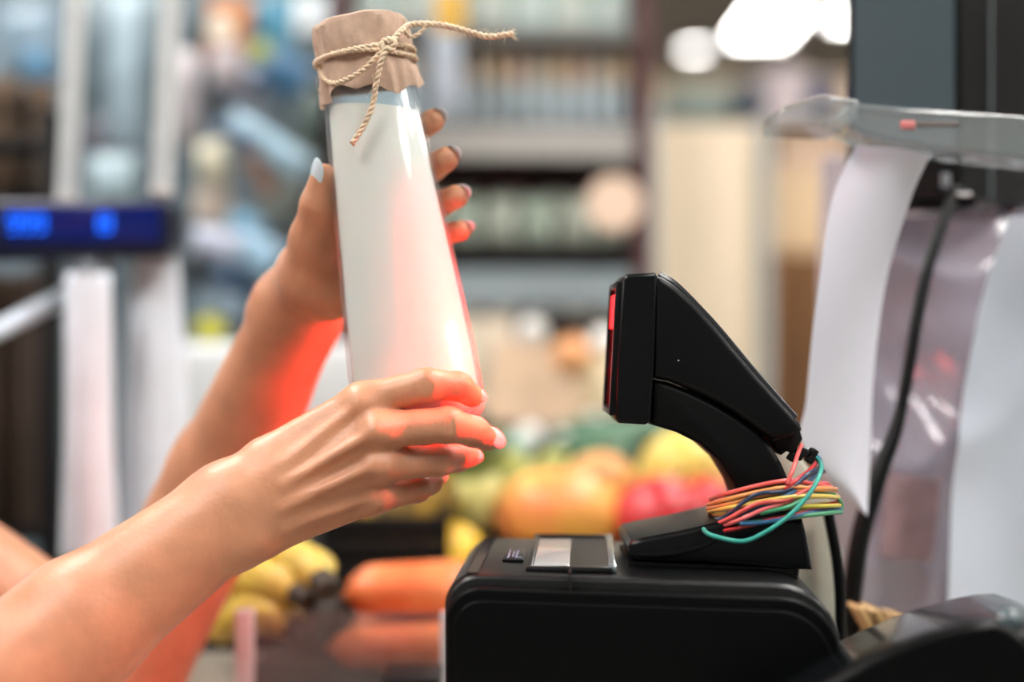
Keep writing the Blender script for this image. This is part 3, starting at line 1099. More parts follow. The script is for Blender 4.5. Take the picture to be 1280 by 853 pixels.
def sheet(name, left, right, mat, nu=14, nv=40, bulge=0.0, crum=0.0, thick=.0005, parent=None, cs=14.0, seed=0):
    l = catmull(left, max(1, nv // (len(left) - 1)))
    r = catmull(right, max(1, nv // (len(right) - 1)))
    n = min(len(l), len(r))
    li = np.linspace(0, len(l) - 1, nv).round().astype(int)
    ri = np.linspace(0, len(r) - 1, nv).round().astype(int)
    top, bot = [], []
    for i in range(nv):
        for j in range(nu):
            t = j / (nu - 1)
            p = l[li[i]] * (1 - t) + r[ri[i]] * t
            p = p + np.array((0, -bulge * math.sin(math.pi * t), 0))
            if crum:
                q = Vector(p) * cs + Vector((seed, 0, 0))
                p = p + np.array((0, crum * (abs(mnoise.noise(q)) * 2 - .4), crum * .3 * mnoise.noise(q + Vector((9, 1, 1)))))
            top.append(p)
            bot.append(p + np.array((0, thick, 0)))
    V = top + bot
    N = nu * nv
    F = []
    for i in range(nv - 1):
        for j in range(nu - 1):
            a = i * nu + j
            F.append([a, a + nu, a + nu + 1, a + 1])
            F.append([N + a, N + a + 1, N + a + nu + 1, N + a + nu])
    for i in range(nv - 1):
        a = i * nu
        F.append([a, N + a, N + a + nu, a + nu])
        a += nu - 1
        F.append([a, a + nu, N + a + nu, N + a])
    for j in range(nu - 1):
        F.append([j, j + 1, N + j + 1, N + j])
        a = (nv - 1) * nu + j
        F.append([a, N + a, N + a + 1, a + 1])
    return mk(name, (V, F), mat, parent, smooth=60)


m_paper = M('receipt_paper', (216, 218, 230), 0.75, var=0.03, scale=12)
tag(sheet('paper_strip', [P(1070, 182, .905), P(1040, 250, .90), P(1020, 380, .895), P(1008, 500, .90), P(1005, 560, .905), P(1078, 640, .93)],
          [P(1164, 192, .905), P(1138, 250, .915), P(1108, 350, .93), P(1092, 470, .935), P(1088, 570, .935), P(1084, 646, .935)],
          m_paper, bulge=.006), 'long white paper strip hanging from the clear clip rail', 'paper')
pls = clear_mat('plastic_film', (.86, .85, .90), 1.4, 0.12, milky=0.42, milk_rgb=(178, 174, 186), gain=1.3)
tag(sheet('plastic_sleeve', [P(1128, 262, 1.06), P(1106, 330, 1.05), P(1090, 480, 1.04), P(1078, 620, 1.04), P(1072, 800, 1.04)],
          [P(1420, 262, 1.10), P(1420, 330, 1.10), P(1420, 480, 1.10), P(1420, 620, 1.10), P(1420, 800, 1.10)],
          pls, nu=40, nv=48, crum=.030, cs=11), 'crumpled clear plastic sleeve hanging under the monitor', 'plastic sleeve')
tag(sheet('paper_sheet', [P(1262, 270, .985), P(1226, 380, .98), P(1205, 500, .975), P(1192, 620, .975), P(1184, 780, .975)],
          [P(1420, 270, 1.0), P(1420, 380, 1.0), P(1420, 500, 1.0), P(1420, 620, 1.0), P(1420, 780, 1.0)],
          M('paper_bluewhite', (196, 206, 220), 0.7, var=0.04, scale=9), crum=.004), 'bluish white paper sheet hanging at the right edge below the monitor', 'paper')
tag(mk('card', rbox(P(1138, 648, 1.03), (.040, .0012, .060), .0003, 1, Euler((0, .12, .1))), M('card_rose', (152, 128, 132), 0.6, var=0.2, scale=60)),
    'dull rose card in front of the plastic sleeve beside the black cable', 'card')
tag(mk('notice_board', rbox(P(1300, 510, 1.30), (.40, .02, .46), .004), M('board_lilac', (178, 168, 172), 0.6, var=0.1, scale=9)),
    'pale lilac board standing behind the crumpled plastic sleeve', 'board')
tag(mk('cable', tube(catmull([P(1196, 236, 1.0), P(1180, 275, .985), P(1160, 335, .97), P(1146, 400, .96), P(1136, 460, .955), P(1122, 530, .95),
                              P(1098, 595, .945), P(1078, 660, .94), P(1068, 720, .94), P(1062, 790, .94), P(1060, 860, .94)], 8),
                     [.0042] * 40 + [.0046 + .0002 * min(i, 10) for i in range(41)], 10), m_black, smooth=180),
    'thick black cable curving down from the monitor past the paper strip', 'cable')

# bundle of tan card strips
kb = root('card_bundle', P(1100, 800, .93), 'tan bundle of stacked card strips behind the black terminal', 'card bundle')
for i in range(11):
    x = 1066 + 6.2 * i
    y = 757 + (6 if i > 4 else 0) + (5 if i == 6 else 0) + i * .8
    c_ = P(x + 14, y + 26, .93 + .002 * (i % 3))
    mk('card_strip', rbox(c_, (.0026, .034, .034), .0004, 1, Euler((0, -.52, .15))),
       M('kraft_strip_%d' % (i % 3), [(206, 170, 118), (124, 88, 52), (228, 200, 150)][i % 3], 0.7, var=0.15, scale=120), kb)

# glossy terminal close to the lens
tm = root('payment_terminal', P(1180, 900, .70), 'glossy black terminal with rounded rim close to the camera', 'terminal')
to = [(900, 905), (968, 856), (1020, 826), (1080, 796), (1140, 771), (1190, 756), (1228, 748), (1252, 747), (1276, 755), (1305, 780), (1335, 850), (1340, 905)]
mk('body', prism(pxs(to, .735), .672, .756, .012, 6), m_gloss, tm)
to2 = [(930, 912), (1000, 868), (1090, 818), (1150, 793), (1205, 778), (1238, 774), (1262, 784), (1290, 812), (1310, 870), (1312, 912)]
mk('face_panel', prism(pxs(to2, .673), .666, .68, .004, 3), M('terminal_panel', (3, 4, 5), 0.35, spec=0.15, var=0.1), tm)
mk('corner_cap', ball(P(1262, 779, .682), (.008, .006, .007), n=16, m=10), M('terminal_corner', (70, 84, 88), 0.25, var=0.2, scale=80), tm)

# ------------------------------------------------------------------ produce: sloped stand, fruit
def bed(y):
    return .985 + .2 * (y - 1.2)


ps = root('produce_stand', (-0.025, 1.6, 0), 'dark sloped produce stand behind the printer', 'stand')
V = []
for x in (-.32, .27):
    for y, z0 in ((1.225, bed(1.225)), (2.01, bed(2.01))):
        V += [Vector((x, y, z0 - .03)), Vector((x, y, z0))]
mk('board', (V, [[0, 1, 3, 2], [4, 6, 7, 5], [0, 4, 5, 1], [2, 3, 7, 6], [1, 5, 7, 3], [0, 2, 6, 4]]), m_dark, ps, smooth=0)
mk('front_lip', rbox((-.025, 1.215, .985), (.59, .012, .05), .003), m_dark, ps)
mk('base', rbox((-.025, 1.62, .46), (.56, .76, .92), .01), m_dark, ps)


def rest(px, py, rz):
    d = (CAMZ - rz - .985 + .24) / (.2 + (py - 426.5) / FPX)
    return P(px, py, d)


def fruit_mat(name, a, b, rough=0.35, scale=8.0, lo_=.40, hi_=.62, bump=0.0):
    m = M(name, a, rough, var=0.1, scale=scale, bump=bump)
    r = [n for n in m.node_tree.nodes if n.type == 'VALTORGB'][0]
    r.color_ramp.elements[0].color = lin(a)
    r.color_ramp.elements[1].color = lin(b)
    r.color_ramp.elements[0].position = lo_
    r.color_ramp.elements[1].position = hi_
    return m


m_stem = M('stem_brown', (84, 66, 40), 0.7, var=0.2)


def fruit(name, label, cat, px, py, wpx, rz, mat, ry=None, rot=(0, 0, 0), shape=None, stem=True, c=None, long=False, group=None):
    c = rest(px, py, rz) if c is None else c
    rx = wpx / 2 * c.y / FPX
    ry = ry or rz
    r = root(name, (c.x, c.y, c.z - rz), label, cat, group=group)
    if long:      # axis lies along x
        g = ball(c, (rz, ry, rx), (0, math.pi / 2 + rot[1], rot[2]), shape=shape, lump=.05, seed=px)
        e = Vector((-rx, 0, 0))
        e.rotate(Euler(rot))
        mk('flesh', g, mat, r, smooth=180)
        if stem:
            mk('stem', tube([c + e * .96, c + e * 1.08], [.004, .003], 6), m_stem, r)
    else:
        g = ball(c, (rx, ry, rz), rot, shape=shape, lump=.05, seed=px)
        mk('flesh', g, mat, r, smooth=180)
        if stem:
            e = Vector((0, 0, rz))
            e.rotate(Euler(rot))
            mk('stem', tube([c + e * .88, c + e * 1.04 + Vector((.003, 0, 0)), c + e * 1.2 + Vector((.007, 0, 0))], [.003, .0022, .003], 6), m_stem, r)
    return r


ap = lambda t: 1.0 + .10 * math.sin(math.pi * t) + .06 * (t - .5)
pear = lambda t: 1.05 - .35 * max(0, t - .45) / .55
egg = lambda t: 1.0 - .16 * (t - .5)
yellow_m = fruit_mat('melon_yellow', (222, 196, 92), (236, 214, 124))
fruit('melon', 'large round yellow melon under the curved scanner neck', 'melon', 856, 597, 122, .054, yellow_m, .05, (0, .2, 0))
fruit('mango', 'orange and yellow mango just above the printer slot', 'mango', 703, 645, 172, .046,
      fruit_mat('mango_skin', (236, 142, 84), (240, 190, 76), scale=9), .045, (0, .12, 0), egg, long=True)
fruit('apple', 'shiny red apple beside the scanner base', 'apple', 828, 652, 118, .044,
      fruit_mat('apple_red', (200, 44, 52), (222, 100, 84), scale=14, lo_=.45, hi_=.8), .046, (0, .3, 0), ap)
fruit('apple', 'red apple touching the coloured wires', 'apple', 886, 640, 70, .036, MATS['apple_red'], .036, (0, -.2, 0), ap)
fruit('peach', 'yellow and orange peach behind the red apple', 'peach', 752, 606, 92, .036,
      fruit_mat('peach_skin', (232, 150, 96), (238, 208, 116), scale=14), .036, (0, .2, 0))
fruit('lemon', 'bright yellow lemon at the rounded corner of the printer', 'lemon', 566, 697, 84, .034,
      fruit_mat('lemon_skin', (238, 186, 44), (242, 204, 70), bump=.3), .034, (0, -.5, 0), stem=False)
fruit('pear', 'pale yellow green pear below the lower fingers', 'pear', 592, 632, 82, .040,
      fruit_mat('pear_skin', (190, 184, 96), (206, 200, 132)), .036, (0, .5, 0), pear)
fruit('pear', 'olive green pear behind the pale yellow pear', 'pear', 642, 600, 74, .034,
      fruit_mat('pear_green', (138, 140, 58), (176, 172, 90)), .034, (0, -.4, 0), pear)
fruit('pear', 'green pear partly hidden behind the mango', 'pear', 690, 592, 52, .030, MATS['pear_green'], .03, (0, .3, 0), pear)
cuc = fruit_mat('cucumber_skin', (56, 96, 74), (112, 146, 118), 0.25, 12)


def lying(name, label, cat, a, b, r, mat, tip=None, taper=None, group=None, bendz=0.0, nn=9):
    c = (a + b) / 2
    o = root(name, (c.x, c.y, min(a.z, b.z) - r), label, cat, group=group)
    pts, rs = [], []
    L = (b - a).length
    for i in range(nn + 5):
        t = i / (nn + 4)
        p = a.lerp(b, t) + Vector((0, 0, bendz * 4 * t * (1 - t)))
        e = min(t, 1 - t) * L
        q = r * (1 - max(0, 1 - e / r) ** 2 * .9 if e < r else 1)
        if taper:
            q *= taper(t)
        pts.append(p)
        rs.append(max(q, .0012))
    mk('flesh', tube(pts, rs, 14), mat, o, smooth=180)
    if tip:
        mk('tip', tube([pts[-1], pts[-1] + (b - a).normalized() * .012], [rs[-1], rs[-1] * .7], 8), tip, o, smooth=180)
        mk('tip', tube([pts[0], pts[0] - (b - a).normalized() * .010], [rs[0], rs[0] * .8], 8), tip, o, smooth=180)
    return o


lying('cucumber', 'dark green cucumber lying highest behind the melon', 'cucumber', rest(690, 545, .021), rest(848, 536, .021), .021, cuc, m_stem)
lying('cucumber', 'green cucumber lying in front of the highest cucumber', 'cucumber', rest(676, 566, .02), rest(800, 562, .02), .02, cuc, m_stem)
lying('cucumber', 'green cucumber behind the hand holding the bottle base', 'cucumber', rest(560, 566, .02), rest(668, 562, .02), .02,
      fruit_mat('cucumber_pale', (120, 152, 128), (176, 200, 182), 0.25, 12), m_stem)
m_pale = M('glint_white', (236, 236, 232), 0.25, var=0.04, coat=0.4)  # white for balls added in place of highlights on plastic wrap
for px, py, w_, lab in ((662, 552, 34, 'small white ball added as a glint beside the cucumbers, nearest the hand'),
                        (703, 562, 34, 'small white ball added as a glint in front of the cucumbers'),
                        (745, 536, 30, 'small white ball added as a glint behind the dark green cucumber')):
    fruit('glint_ball', lab, 'glint', px, py - 6, w_, .017, m_pale, .017, (0, .2, 0), lambda t: 1.0 - .3 * max(0, t - .6))
# pineapple with brown yellow skin, lying left of the lemon
pm = fruit_mat('pineapple_skin', (96, 74, 30), (190, 150, 48), 0.6, 40)
pc = rest(498, 642, .052)
pr_ = root('pineapple', (pc.x, pc.y, pc.z - .052), 'brown and yellow pineapple below the hand, behind the bananas', 'pineapple')
mk('flesh', ball(pc, (.052, .052, .066), (0, .9, .3), lump=.04), pm, pr_, smooth=180)
for i in range(16):
    a = i * 2.4
    d0 = Vector((math.cos(a) * .3 + .7, math.sin(a) * .35, .35 + .3 * math.sin(a * 1.7))).normalized()
    e0 = pc + Vector((math.sin(.9) * .06, 0, math.cos(.9) * .06))
    mk('leaf', tube([e0, e0 + d0 * .035, e0 + d0 * .07 + Vector((0, 0, .008))], [.006, .005, .0008], 4, oval=.3), M('pineapple_leaf', (104, 116, 52), 0.5, var=0.25), pr_)

# dark crate below the hand
ck = root('crate', (P(480, 0, 1.35).x, 1.35, 1.026), 'black plastic crate behind the carrots', 'crate')
cA, cB = P(405, 700, 1.30), P(556, 700, 1.30)
xm, xw = (cA.x + cB.x) / 2, cB.x - cA.x
for zc in (1.036, 1.058, 1.080):
    mk('slat', rbox((xm, 1.30, zc), (xw, .010, .021), .002), m_dark, ck)
mk('back_wall', rbox((xm, 1.40, 1.062), (xw, .008, .068), .002), m_dark, ck)
for sx in (cA.x, cB.x):
    mk('side_wall', rbox((sx, 1.35, 1.060), (.008, .10, .070), .002), m_dark, ck)
mk('crate_floor', rbox((xm, 1.35, 1.031), (xw, .10, .006), .001), m_dark, ck)

# produce bin on the counter: bananas and carrots behind a clear front
bn = root('produce_bin', P(430, 815, 1.06), 'low produce bin with clear front holding carrots and bananas', 'bin')
b0, b1 = P(296, 800, 1.04), P(566, 800, 1.04)
bx, bw = (b0.x + b1.x) / 2, b1.x - b0.x
mk('bin_floor', rbox((bx, 1.115, CZ + .004), (bw, .15, .008), .002), m_dark, bn)
mk('clear_front', rbox((bx, 1.04, CZ + .031), (bw, .004, .062), .001), clear_mat('bin_acrylic', (.90, .86, .86), 1.45, .05, milky=.16, milk_rgb=(150, 140, 138)), bn)
mk('edge_strip', rbox((b0.x + .0065, 1.037, CZ + .031), (.013, .008, .066), .001), M('strip_white', (205, 212, 216), 0.4, var=0.03), bn)
mk('edge_strip', rbox((b1.x - .004, 1.037, CZ + .031), (.008, .008, .062), .001), MATS['strip_white'], bn)
car = fruit_mat('carrot_skin', (226, 108, 56), (238, 140, 84), 0.4, 30)
tpr = lambda t: .72 + .30 * t
z1 = CZ + .008 + .021
for i, (xa, xb, y, z, lab) in enumerate((
        (408, 585, 1.068, z1, 'orange carrot lying lowest, just behind the clear bin front'),
        (430, 590, 1.112, z1, 'orange carrot in the middle of the bin floor'),
        (440, 590, 1.158, z1, 'orange carrot at the back of the bin floor'),
        (428, 592, 1.092, z1 + .036, 'orange carrot lying on top of the lower carrots'),
        (434, 600, 1.138, z1 + .036, 'orange carrot on top, nearest the lemon'))):
    a = Vector((P(xa, 0, y).x, y, z))
    b = Vector((P(xb, 0, y).x, y + .008, z - .001))
    lying('carrot', lab, 'carrot', a, b, .0205, car, taper=tpr, group='carrots in the produce bin')
ban = fruit_mat('banana_skin', (196, 164, 52), (220, 194, 92), 0.45, 10)
bant = M('banana_tip', (52, 40, 24), 0.7, var=0.3)


def banana(pts, r, lab):
    p = catmull(pts, 7)
    n = len(p)
    rs = [r * (0.42 + .58 * math.sin(math.pi * min(max((i / (n - 1)) * .92 + .04, 0), 1)) ** .55) for i in range(n)]
    o = root('banana', Vector(p[n // 2]) - Vector((0, 0, r)), lab, 'banana', group='bananas in the produce bin')
    mk('peel', tube(p, rs, 6), ban, o, smooth=60)
    d1 = (p[-1] - p[-2]) / np.linalg.norm(p[-1] - p[-2])
    d0 = (p[0] - p[1]) / np.linalg.norm(p[0] - p[1])
    mk('stem', tube([p[0], p[0] + d0 * .018], [rs[0], rs[0] * .8], 6), bant, o)
    mk('tip', tube([p[-1] - d1 * .002, p[-1] + d1 * .007], [rs[-1] * 1.05, rs[-1] * .7], 6), bant, o)


banana([P(402, 726, 1.055), P(392, 712, 1.072), P(366, 702, 1.10), P(326, 706, 1.13), P(288, 730, 1.16)], .0185, 'yellow banana with dark blunt end beside the top carrot')
banana([P(372, 742, 1.066), P(352, 728, 1.085), P(322, 724, 1.11), P(282, 742, 1.15)], .0175, 'yellow banana below the front forearm, second of the bunch')
banana([P(366, 784, 1.07), P(342, 768, 1.085), P(310, 766, 1.11), P(272, 790, 1.14)], .0175, 'yellow banana lowest of the bunch, behind the white strip')
banana([P(350, 694, 1.15), P(320, 684, 1.17), P(290, 698, 1.18), P(258, 740, 1.2)], .018, 'yellow banana rearmost of the bunch, under the wrist')
tag(mk('avocado', ball(Vector((P(398, 755, 1.145).x, 1.145, CZ + .034)), (.024, .024, .030), (0, .5, 0), shape=pear, lump=.05), M('avocado_skin', (46, 38, 28), 0.5, var=0.35, scale=60, bump=.4), smooth=180),
    'dark brown avocado wedged between bananas and carrots', 'avocado')
tag(mk('scanner_plate', rbox(P(516, 851, .98), (.040, .05, .012), .002), m_dark), 'small black block on the counter left of the printer', 'block')

# paper bags and wrapped bread on the high end of the stand
def paper_bag(px, py, wpx, hz, dp, rgb, name, lab, cat, tilt=0.0):
    c = rest(px, py, hz / 2)
    w = wpx * c.y / FPX
    bm = bmesh.new()
    bmesh.ops.create_cube(bm, size=1.0)
    bmesh.ops.subdivide_edges(bm, edges=list(bm.edges), cuts=5, use_grid_fill=True)
    for q in bm.verts:
        t = q.co.z + .5
        q.co.x *= w * (1 - .10 * t)
        q.co.y *= dp * (1 - .45 * t)
        q.co.z *= hz
        q.co += Vector((1, 1, .4)) * (mnoise.noise(Vector((q.co.x, q.co.y, q.co.z)) * 28 + Vector((px, 0, 0))) * .006)
    m4 = Matrix.Translation(c) @ Euler((0, tilt, 0)).to_matrix().to_4x4()
    return tag(mk(name, from_bm(bm, m4), M(name + '_%d' % px, rgb, 0.6, var=0.12, scale=25, bump=.2), smooth=50), lab, cat)


paper_bag(668, 478, 116, .11, .10, (206, 178, 150), 'paper_bag', 'beige paper bag standing between bottle and scanner', 'bag', .05)
paper_bag(752, 470, 96, .10, .08, (222, 206, 170), 'bread_bag', 'cream bread bag left of the scanner face', 'bag', -.06)
paper_bag(600, 455, 90, .13, .08, (208, 196, 176), 'flour_bag', 'off-white flour bag half hidden behind the bottle', 'bag')
fruit('orange', 'orange fruit beside the beige paper bag', 'orange', 716, 446, 52, .028, fruit_mat('orange_skin', (220, 150, 96), (228, 172, 120), bump=.3), .03, stem=False,
      c=P(716, 446, 1.86) )
fruit('glint_ball', 'white ball added as a glint on top of the beige paper bag', 'glint', 665, 415, 36, .02, m_pale, .02, c=P(665, 415, 1.95))  # two more added balls, bright spots on the bags built as solids
fruit('glint_ball', 'white ball added as a glint on top of the cream bread bag', 'glint', 756, 427, 40, .02, m_pale, .02, c=P(756, 427, 1.93))

# ------------------------------------------------------------------ product rack behind the bottle
RD = 2.05
ra = math.radians(4)
rk = root('product_rack', (.02, RD + .1, 0), 'grey metal product rack with stocked shelves behind the bottle', 'rack')
m_rack = M('rack_metal', (118, 116, 112), 0.45, var=0.06)
m_rackd = M('rack_dark', (44, 40, 40), 0.5, var=0.1)
m_maroon = M('rack_maroon', (84, 50, 50), 0.5, var=0.1)
Rr = Euler((0, 0, ra))
xl_, xr_ = P(420, 0, RD).x, P(800, 0, RD).x
xc = (xl_ + xr_) / 2
sw = xr_ - xl_


def ry_(x):
    return RD + (x - xc) * math.tan(ra)


def rk_box(name, x, dy, z, sx, sy, sz, mat, bev=.001):
    return mk(name, rbox((x, ry_(x) + dy, z), (sx, sy, sz), bev, 1, Rr), mat, rk)


def zpx(py, d=RD):
    return CAMZ - (py - 426.5) * d / FPX


rk_box('back_panel', xc, .20, 1.25, sw, .01, 1.6, m_rackd)
for xx in (xl_, xr_):
    rk_box('upright', xx, .10, 1.0, .022, .22, 2.0, m_maroon)
# (board py, rail top, rail bottom, rail material)
shelf_rows = [(34, 34, 52, m_rack), (152, 158, 200, M('rail_grey', (164, 162, 158), 0.4, var=0.05)), (306, 338, 384, M('rail_blue', (138, 150, 156), 0.35, var=0.05)),
              (402, 402, 412, m_rackd)]
for bp_, r0, r1, rm in shelf_rows:
    rk_box('shelf', xc, .09, zpx(bp_) - .006, sw - .02, .20, .010, m_rackd)
    rk_box('price_rail', xc, -.012, (zpx(r0) + zpx(r1)) / 2, sw - .02, .008, zpx(r0) - zpx(r1), rm)


ORD = ['first', 'second', 'third', 'fourth', 'fifth', 'sixth', 'seventh', 'eighth', 'ninth', 'tenth', 'eleventh', 'twelfth', 'thirteenth',
       'fourteenth', 'fifteenth', 'sixteenth']


def row(name, label, cat, group, py_base, hpx, wpx, gap, mats, builder, dy=.02, x0=440, x1=788):
    x = x1 - wpx
    i = 0
    proto = {}
    while x >= x0:
        xx = P(x + wpx / 2, 0, RD).x
        base = Vector((xx, ry_(xx) + dy, zpx(py_base)))
        key = i % len(mats)
        if key not in proto:
            cur = proto[key] = builder(name, base, hpx * RD / FPX, wpx * RD / FPX, mats[key], label, cat, group)
        else:
            o = cur = proto[key].copy()
            col.objects.link(o)
            o.location = base
            for ch in list(proto[key].children):
                k = ch.copy()
                col.objects.link(k)
                k.parent = o
        cur['label'] = ORD[i] + ' ' + label + ', from the right'
        x -= wpx + gap
        i += 1


def b_jar(name, base, h, w, mat, label, cat, group):
    r = root(name, base, label, cat, group=group)
    r_ = w / 2
    mk('glass', lathe([(0, 0), (r_ * .9, 0), (r_, .004), (r_, h * .45), (r_ * .98, h * .5), (0, h * .5)], 14), M('jar_white', (176, 190, 196), 0.3, var=0.05), r, local=True)
    mk('label', lathe([(r_ * .98, h * .5), (r_ * 1.0, h * .52), (r_, h * .82), (r_ * .7, h * .9), (0, h * .9)], 14), mat, r, local=True)
    mk('lid', lathe([(r_ * .72, h * .88), (r_ * .74, h * .9), (r_ * .74, h), (0, h)], 14), M('jar_lid', (120, 124, 128), 0.4, var=0.05), r, local=True)
    return r


def b_box(name, base, h, w, mat, label, cat, group):
    r = root(name, base, label, cat, group=group)
    mk('carton', rbox((0, .03, h / 2), (w, .06, h), .0015, 1), mat, r, local=True)
    mk('label', rbox((0, -.0005, h * .5), (w * .6, .001, h * .4), 0), M('pack_label', (190, 196, 190), 0.5, var=0.1), r, local=True)
    return r


def b_pouch(name, base, h, w, mat, label, cat, group):
    r = root(name, base, label, cat, group=group)
    n, m = 7, 9
    V, F = [], []
    for s in (-1, 1):
        for i in range(m):
            for j in range(n):
                u, t = j / (n - 1) * 2 - 1, i / (m - 1) * 2 - 1
                th = .018 * (1 - u ** 4) * (1 - t ** 4) + .0006
                V.append((u * w / 2 * (1 - .06 * (1 - t * t)), .02 + s * th, (t + 1) / 2 * h))
    for s in range(2):
        o_ = s * n * m
        for i in range(m - 1):
            for j in range(n - 1):
                a = o_ + i * n + j
                q = [a, a + 1, a + n + 1, a + n]
                F.append(q if s == 0 else q[::-1])
    N = n * m
    for i in range(m - 1):
        for a in (i * n, i * n + n - 1):
            F.append([a, a + n, N + a + n, N + a])
    for j in range(n - 1):
        for a in (j, (m - 1) * n + j):
            F.append([a, N + a, N + a + 1, a + 1])
    mk('pouch', (V, F), mat, r, local=True, smooth=60)
    return r


row('carton', 'pale teal carton on the top shelf of the rack', 'carton', 'cartons on the top rack shelf', 33, 60, 46, 4,
    [M('carton_teal', (166, 190, 188), 0.5, var=0.08), M('carton_teal_b', (176, 188, 180), 0.5, var=0.08)], b_box)
row('jar', 'small jar with tan label on the upper rack shelf', 'jar', 'jars on the upper rack shelf', 151, 96, 22, 4,
    [M('jar_tan', (190, 168, 138), 0.5, var=0.1), M('jar_beige', (178, 166, 150), 0.5, var=0.1), M('jar_rose', (186, 160, 142), 0.5, var=0.1)], b_jar)
row('carton', 'dark maroon carton in shadow under the grey rail', 'carton', 'maroon cartons under the grey rail', 300, 96, 58, 3,
    [M('carton_maroon', (70, 42, 46), 0.5, var=0.1), M('carton_plum', (58, 40, 44), 0.5, var=0.1)], b_box, dy=.075)
row('pouch', 'pale green pouch on the middle rack shelf', 'pouch', 'pale green pouches on the middle rack shelf', 304, 62, 42, 5,
    [M('pouch_green', (176, 192, 176), 0.35, var=0.08), M('pouch_sage', (186, 194, 180), 0.35, var=0.08)], b_pouch)
row('carton', 'dark brown carton on the lowest visible rack shelf', 'carton', 'brown cartons on the low rack shelf', 400, 18, 40, 6,
    [M('carton_brown', (96, 84, 78), 0.5, var=0.1), M('carton_taupe', (140, 126, 116), 0.5, var=0.1)], b_box, dy=.0)
tgr = root('price_tag', P(765, 300, 1.85), 'round pale peach price tag sticking out from the rack', 'price tag')
mk('disc', lathe([(0, 0), (.036, 0), (.037, .001), (.037, .002), (.036, .003), (0, .003)], 28,
                 mat4=Matrix.Translation(P(768, 255, 1.85)) @ Matrix.Rotation(math.pi / 2, 4, 'X')), M('tag_peach', (232, 206, 184), 0.5, var=0.05), tgr)
mk('arm', rbox((P(768, 290, 1.94).x, 1.94, P(768, 255, 1.85).z - .034), (.006, .2, .003), .001), m_rack, tgr)
tag(mk('yellow_can', lathe([(0, 0), (.021, 0), (.022, .002), (.022, .05), (.020, .052), (0, .052)], 20, mat4=Matrix.Translation(P(563, 40, 1.9))),
       M('can_yellow', (236, 190, 90), 0.4, var=0.05)), 'small yellow tin above the loose twine end', 'tin')

# ------------------------------------------------------------------ cream display board and things further back
cb = root('display_board', (P(885, 0, 2.4).x, 2.4, 0), 'tall cream display board behind the scanner', 'display board')
x0_, x1_ = P(822, 0, 2.4).x, P(946, 0, 2.4).x
mk('board', rbox(((x0_ + x1_) / 2, 2.4, zpx(158, 2.4) / 2), (x1_ - x0_, .04, zpx(158, 2.4)), .004), M('board_cream', (232, 214, 186), 0.5, var=0.06, scale=3), cb)
mk('edge_post', rbox((x1_ + .009, 2.39, zpx(150, 2.4) / 2), (.018, .05, zpx(150, 2.4)), .003), M('post_grey', (176, 184, 182), 0.4, var=0.05), cb)
mk('edge_post', rbox((x0_ - .009, 2.39, zpx(130, 2.4) / 2), (.018, .05, zpx(130, 2.4)), .003), MATS['post_grey'], cb)
far = [
    # name, label, cat, px0, px1, py0, py1, D, rgb
    ('cabinet', 'brown wooden cabinet right of the cream board', 'cabinet', 952, 1090, 318, 900, 2.7, (122, 84, 48)),
    ('carton', 'tan carton standing on the brown wooden cabinet', 'carton', 956, 1062, 214, 316, 2.75, (206, 180, 146)),
    ('carton', 'pinkish carton under the clear rail tip', 'carton', 972, 1060, 166, 240, 3.9, (220, 190, 164)),
    ('carton', 'pale pink carton left of the monitor', 'carton', 958, 1008, 84, 152, 3.9, (222, 208, 212)),
    ('carton', 'navy blue carton at the left edge of the monitor', 'carton', 1012, 1050, 98, 152, 3.9, (60, 70, 110)),
    ('carton', 'dark slate carton left of the pale pink carton', 'carton', 922, 952, 100, 152, 3.9, (74, 84, 100)),
    ('carton', 'grey green carton above the cream board', 'carton', 836, 916, 104, 152, 3.9, (138, 150, 142)),
    ('shelf_unit', 'tall beige shelf unit far behind the scanner', 'shelf unit', 812, 1120, 96, 900, 4.3, (212, 190, 160)),
    ('shelf_unit', 'long grey shelf unit far behind the product rack', 'shelf unit', 380, 800, -120, 900, 4.4, (150, 152, 150)),
]
for nm, lab, cat, a, b, t, bt, d, rgb in far:
    p0, p1 = P(a, bt, d), P(b, t, d)
    z0 = 0.0 if bt > 800 else p0.z
    w_, h_ = p1.x - p0.x, p1.z - z0
    r = root(nm, ((p0.x + p1.x) / 2, d, z0), lab, cat)
    mt = M('far_%d_%d' % (a, t), rgb, 0.6, var=0.12, scale=5)
    mk('body', rbox(((p0.x + p1.x) / 2, d + .15, z0 + h_ / 2), (w_, .3, h_), .004, 1), mt, r)
    if nm == 'cabinet':
        for i in range(5):
            mk('plank', rbox((p0.x + w_ * (i + .5) / 5, d - .006, z0 + h_ / 2), (w_ / 5 - .006, .012, h_ - .04), .002, 1),
               M('cabinet_plank_%d' % (i % 2), [(128, 88, 50), (112, 76, 42)][i % 2], 0.5, var=0.2, scale=6, stretch=(6, 6, 1)), r)
    elif nm == 'carton':
        mk('tape', rbox(((p0.x + p1.x) / 2, d - .001, z0 + h_ / 2), (w_ * .3, .002, h_), 0), M('tape_%d' % a, tuple(min(255, int(c * 1.08)) for c in rgb), 0.3, var=0.05), r)
    else:
        for zz in ((zpx(152, 3.9) - .012, zpx(240, 3.9) - .012, .9, .4) if a > 800 else (2.1, 1.6, 1.1, .6)):
            mk('shelf', rbox(((p0.x + p1.x) / 2, d - .18, zz), (w_, .37, .024), .003, 1), mt, r)

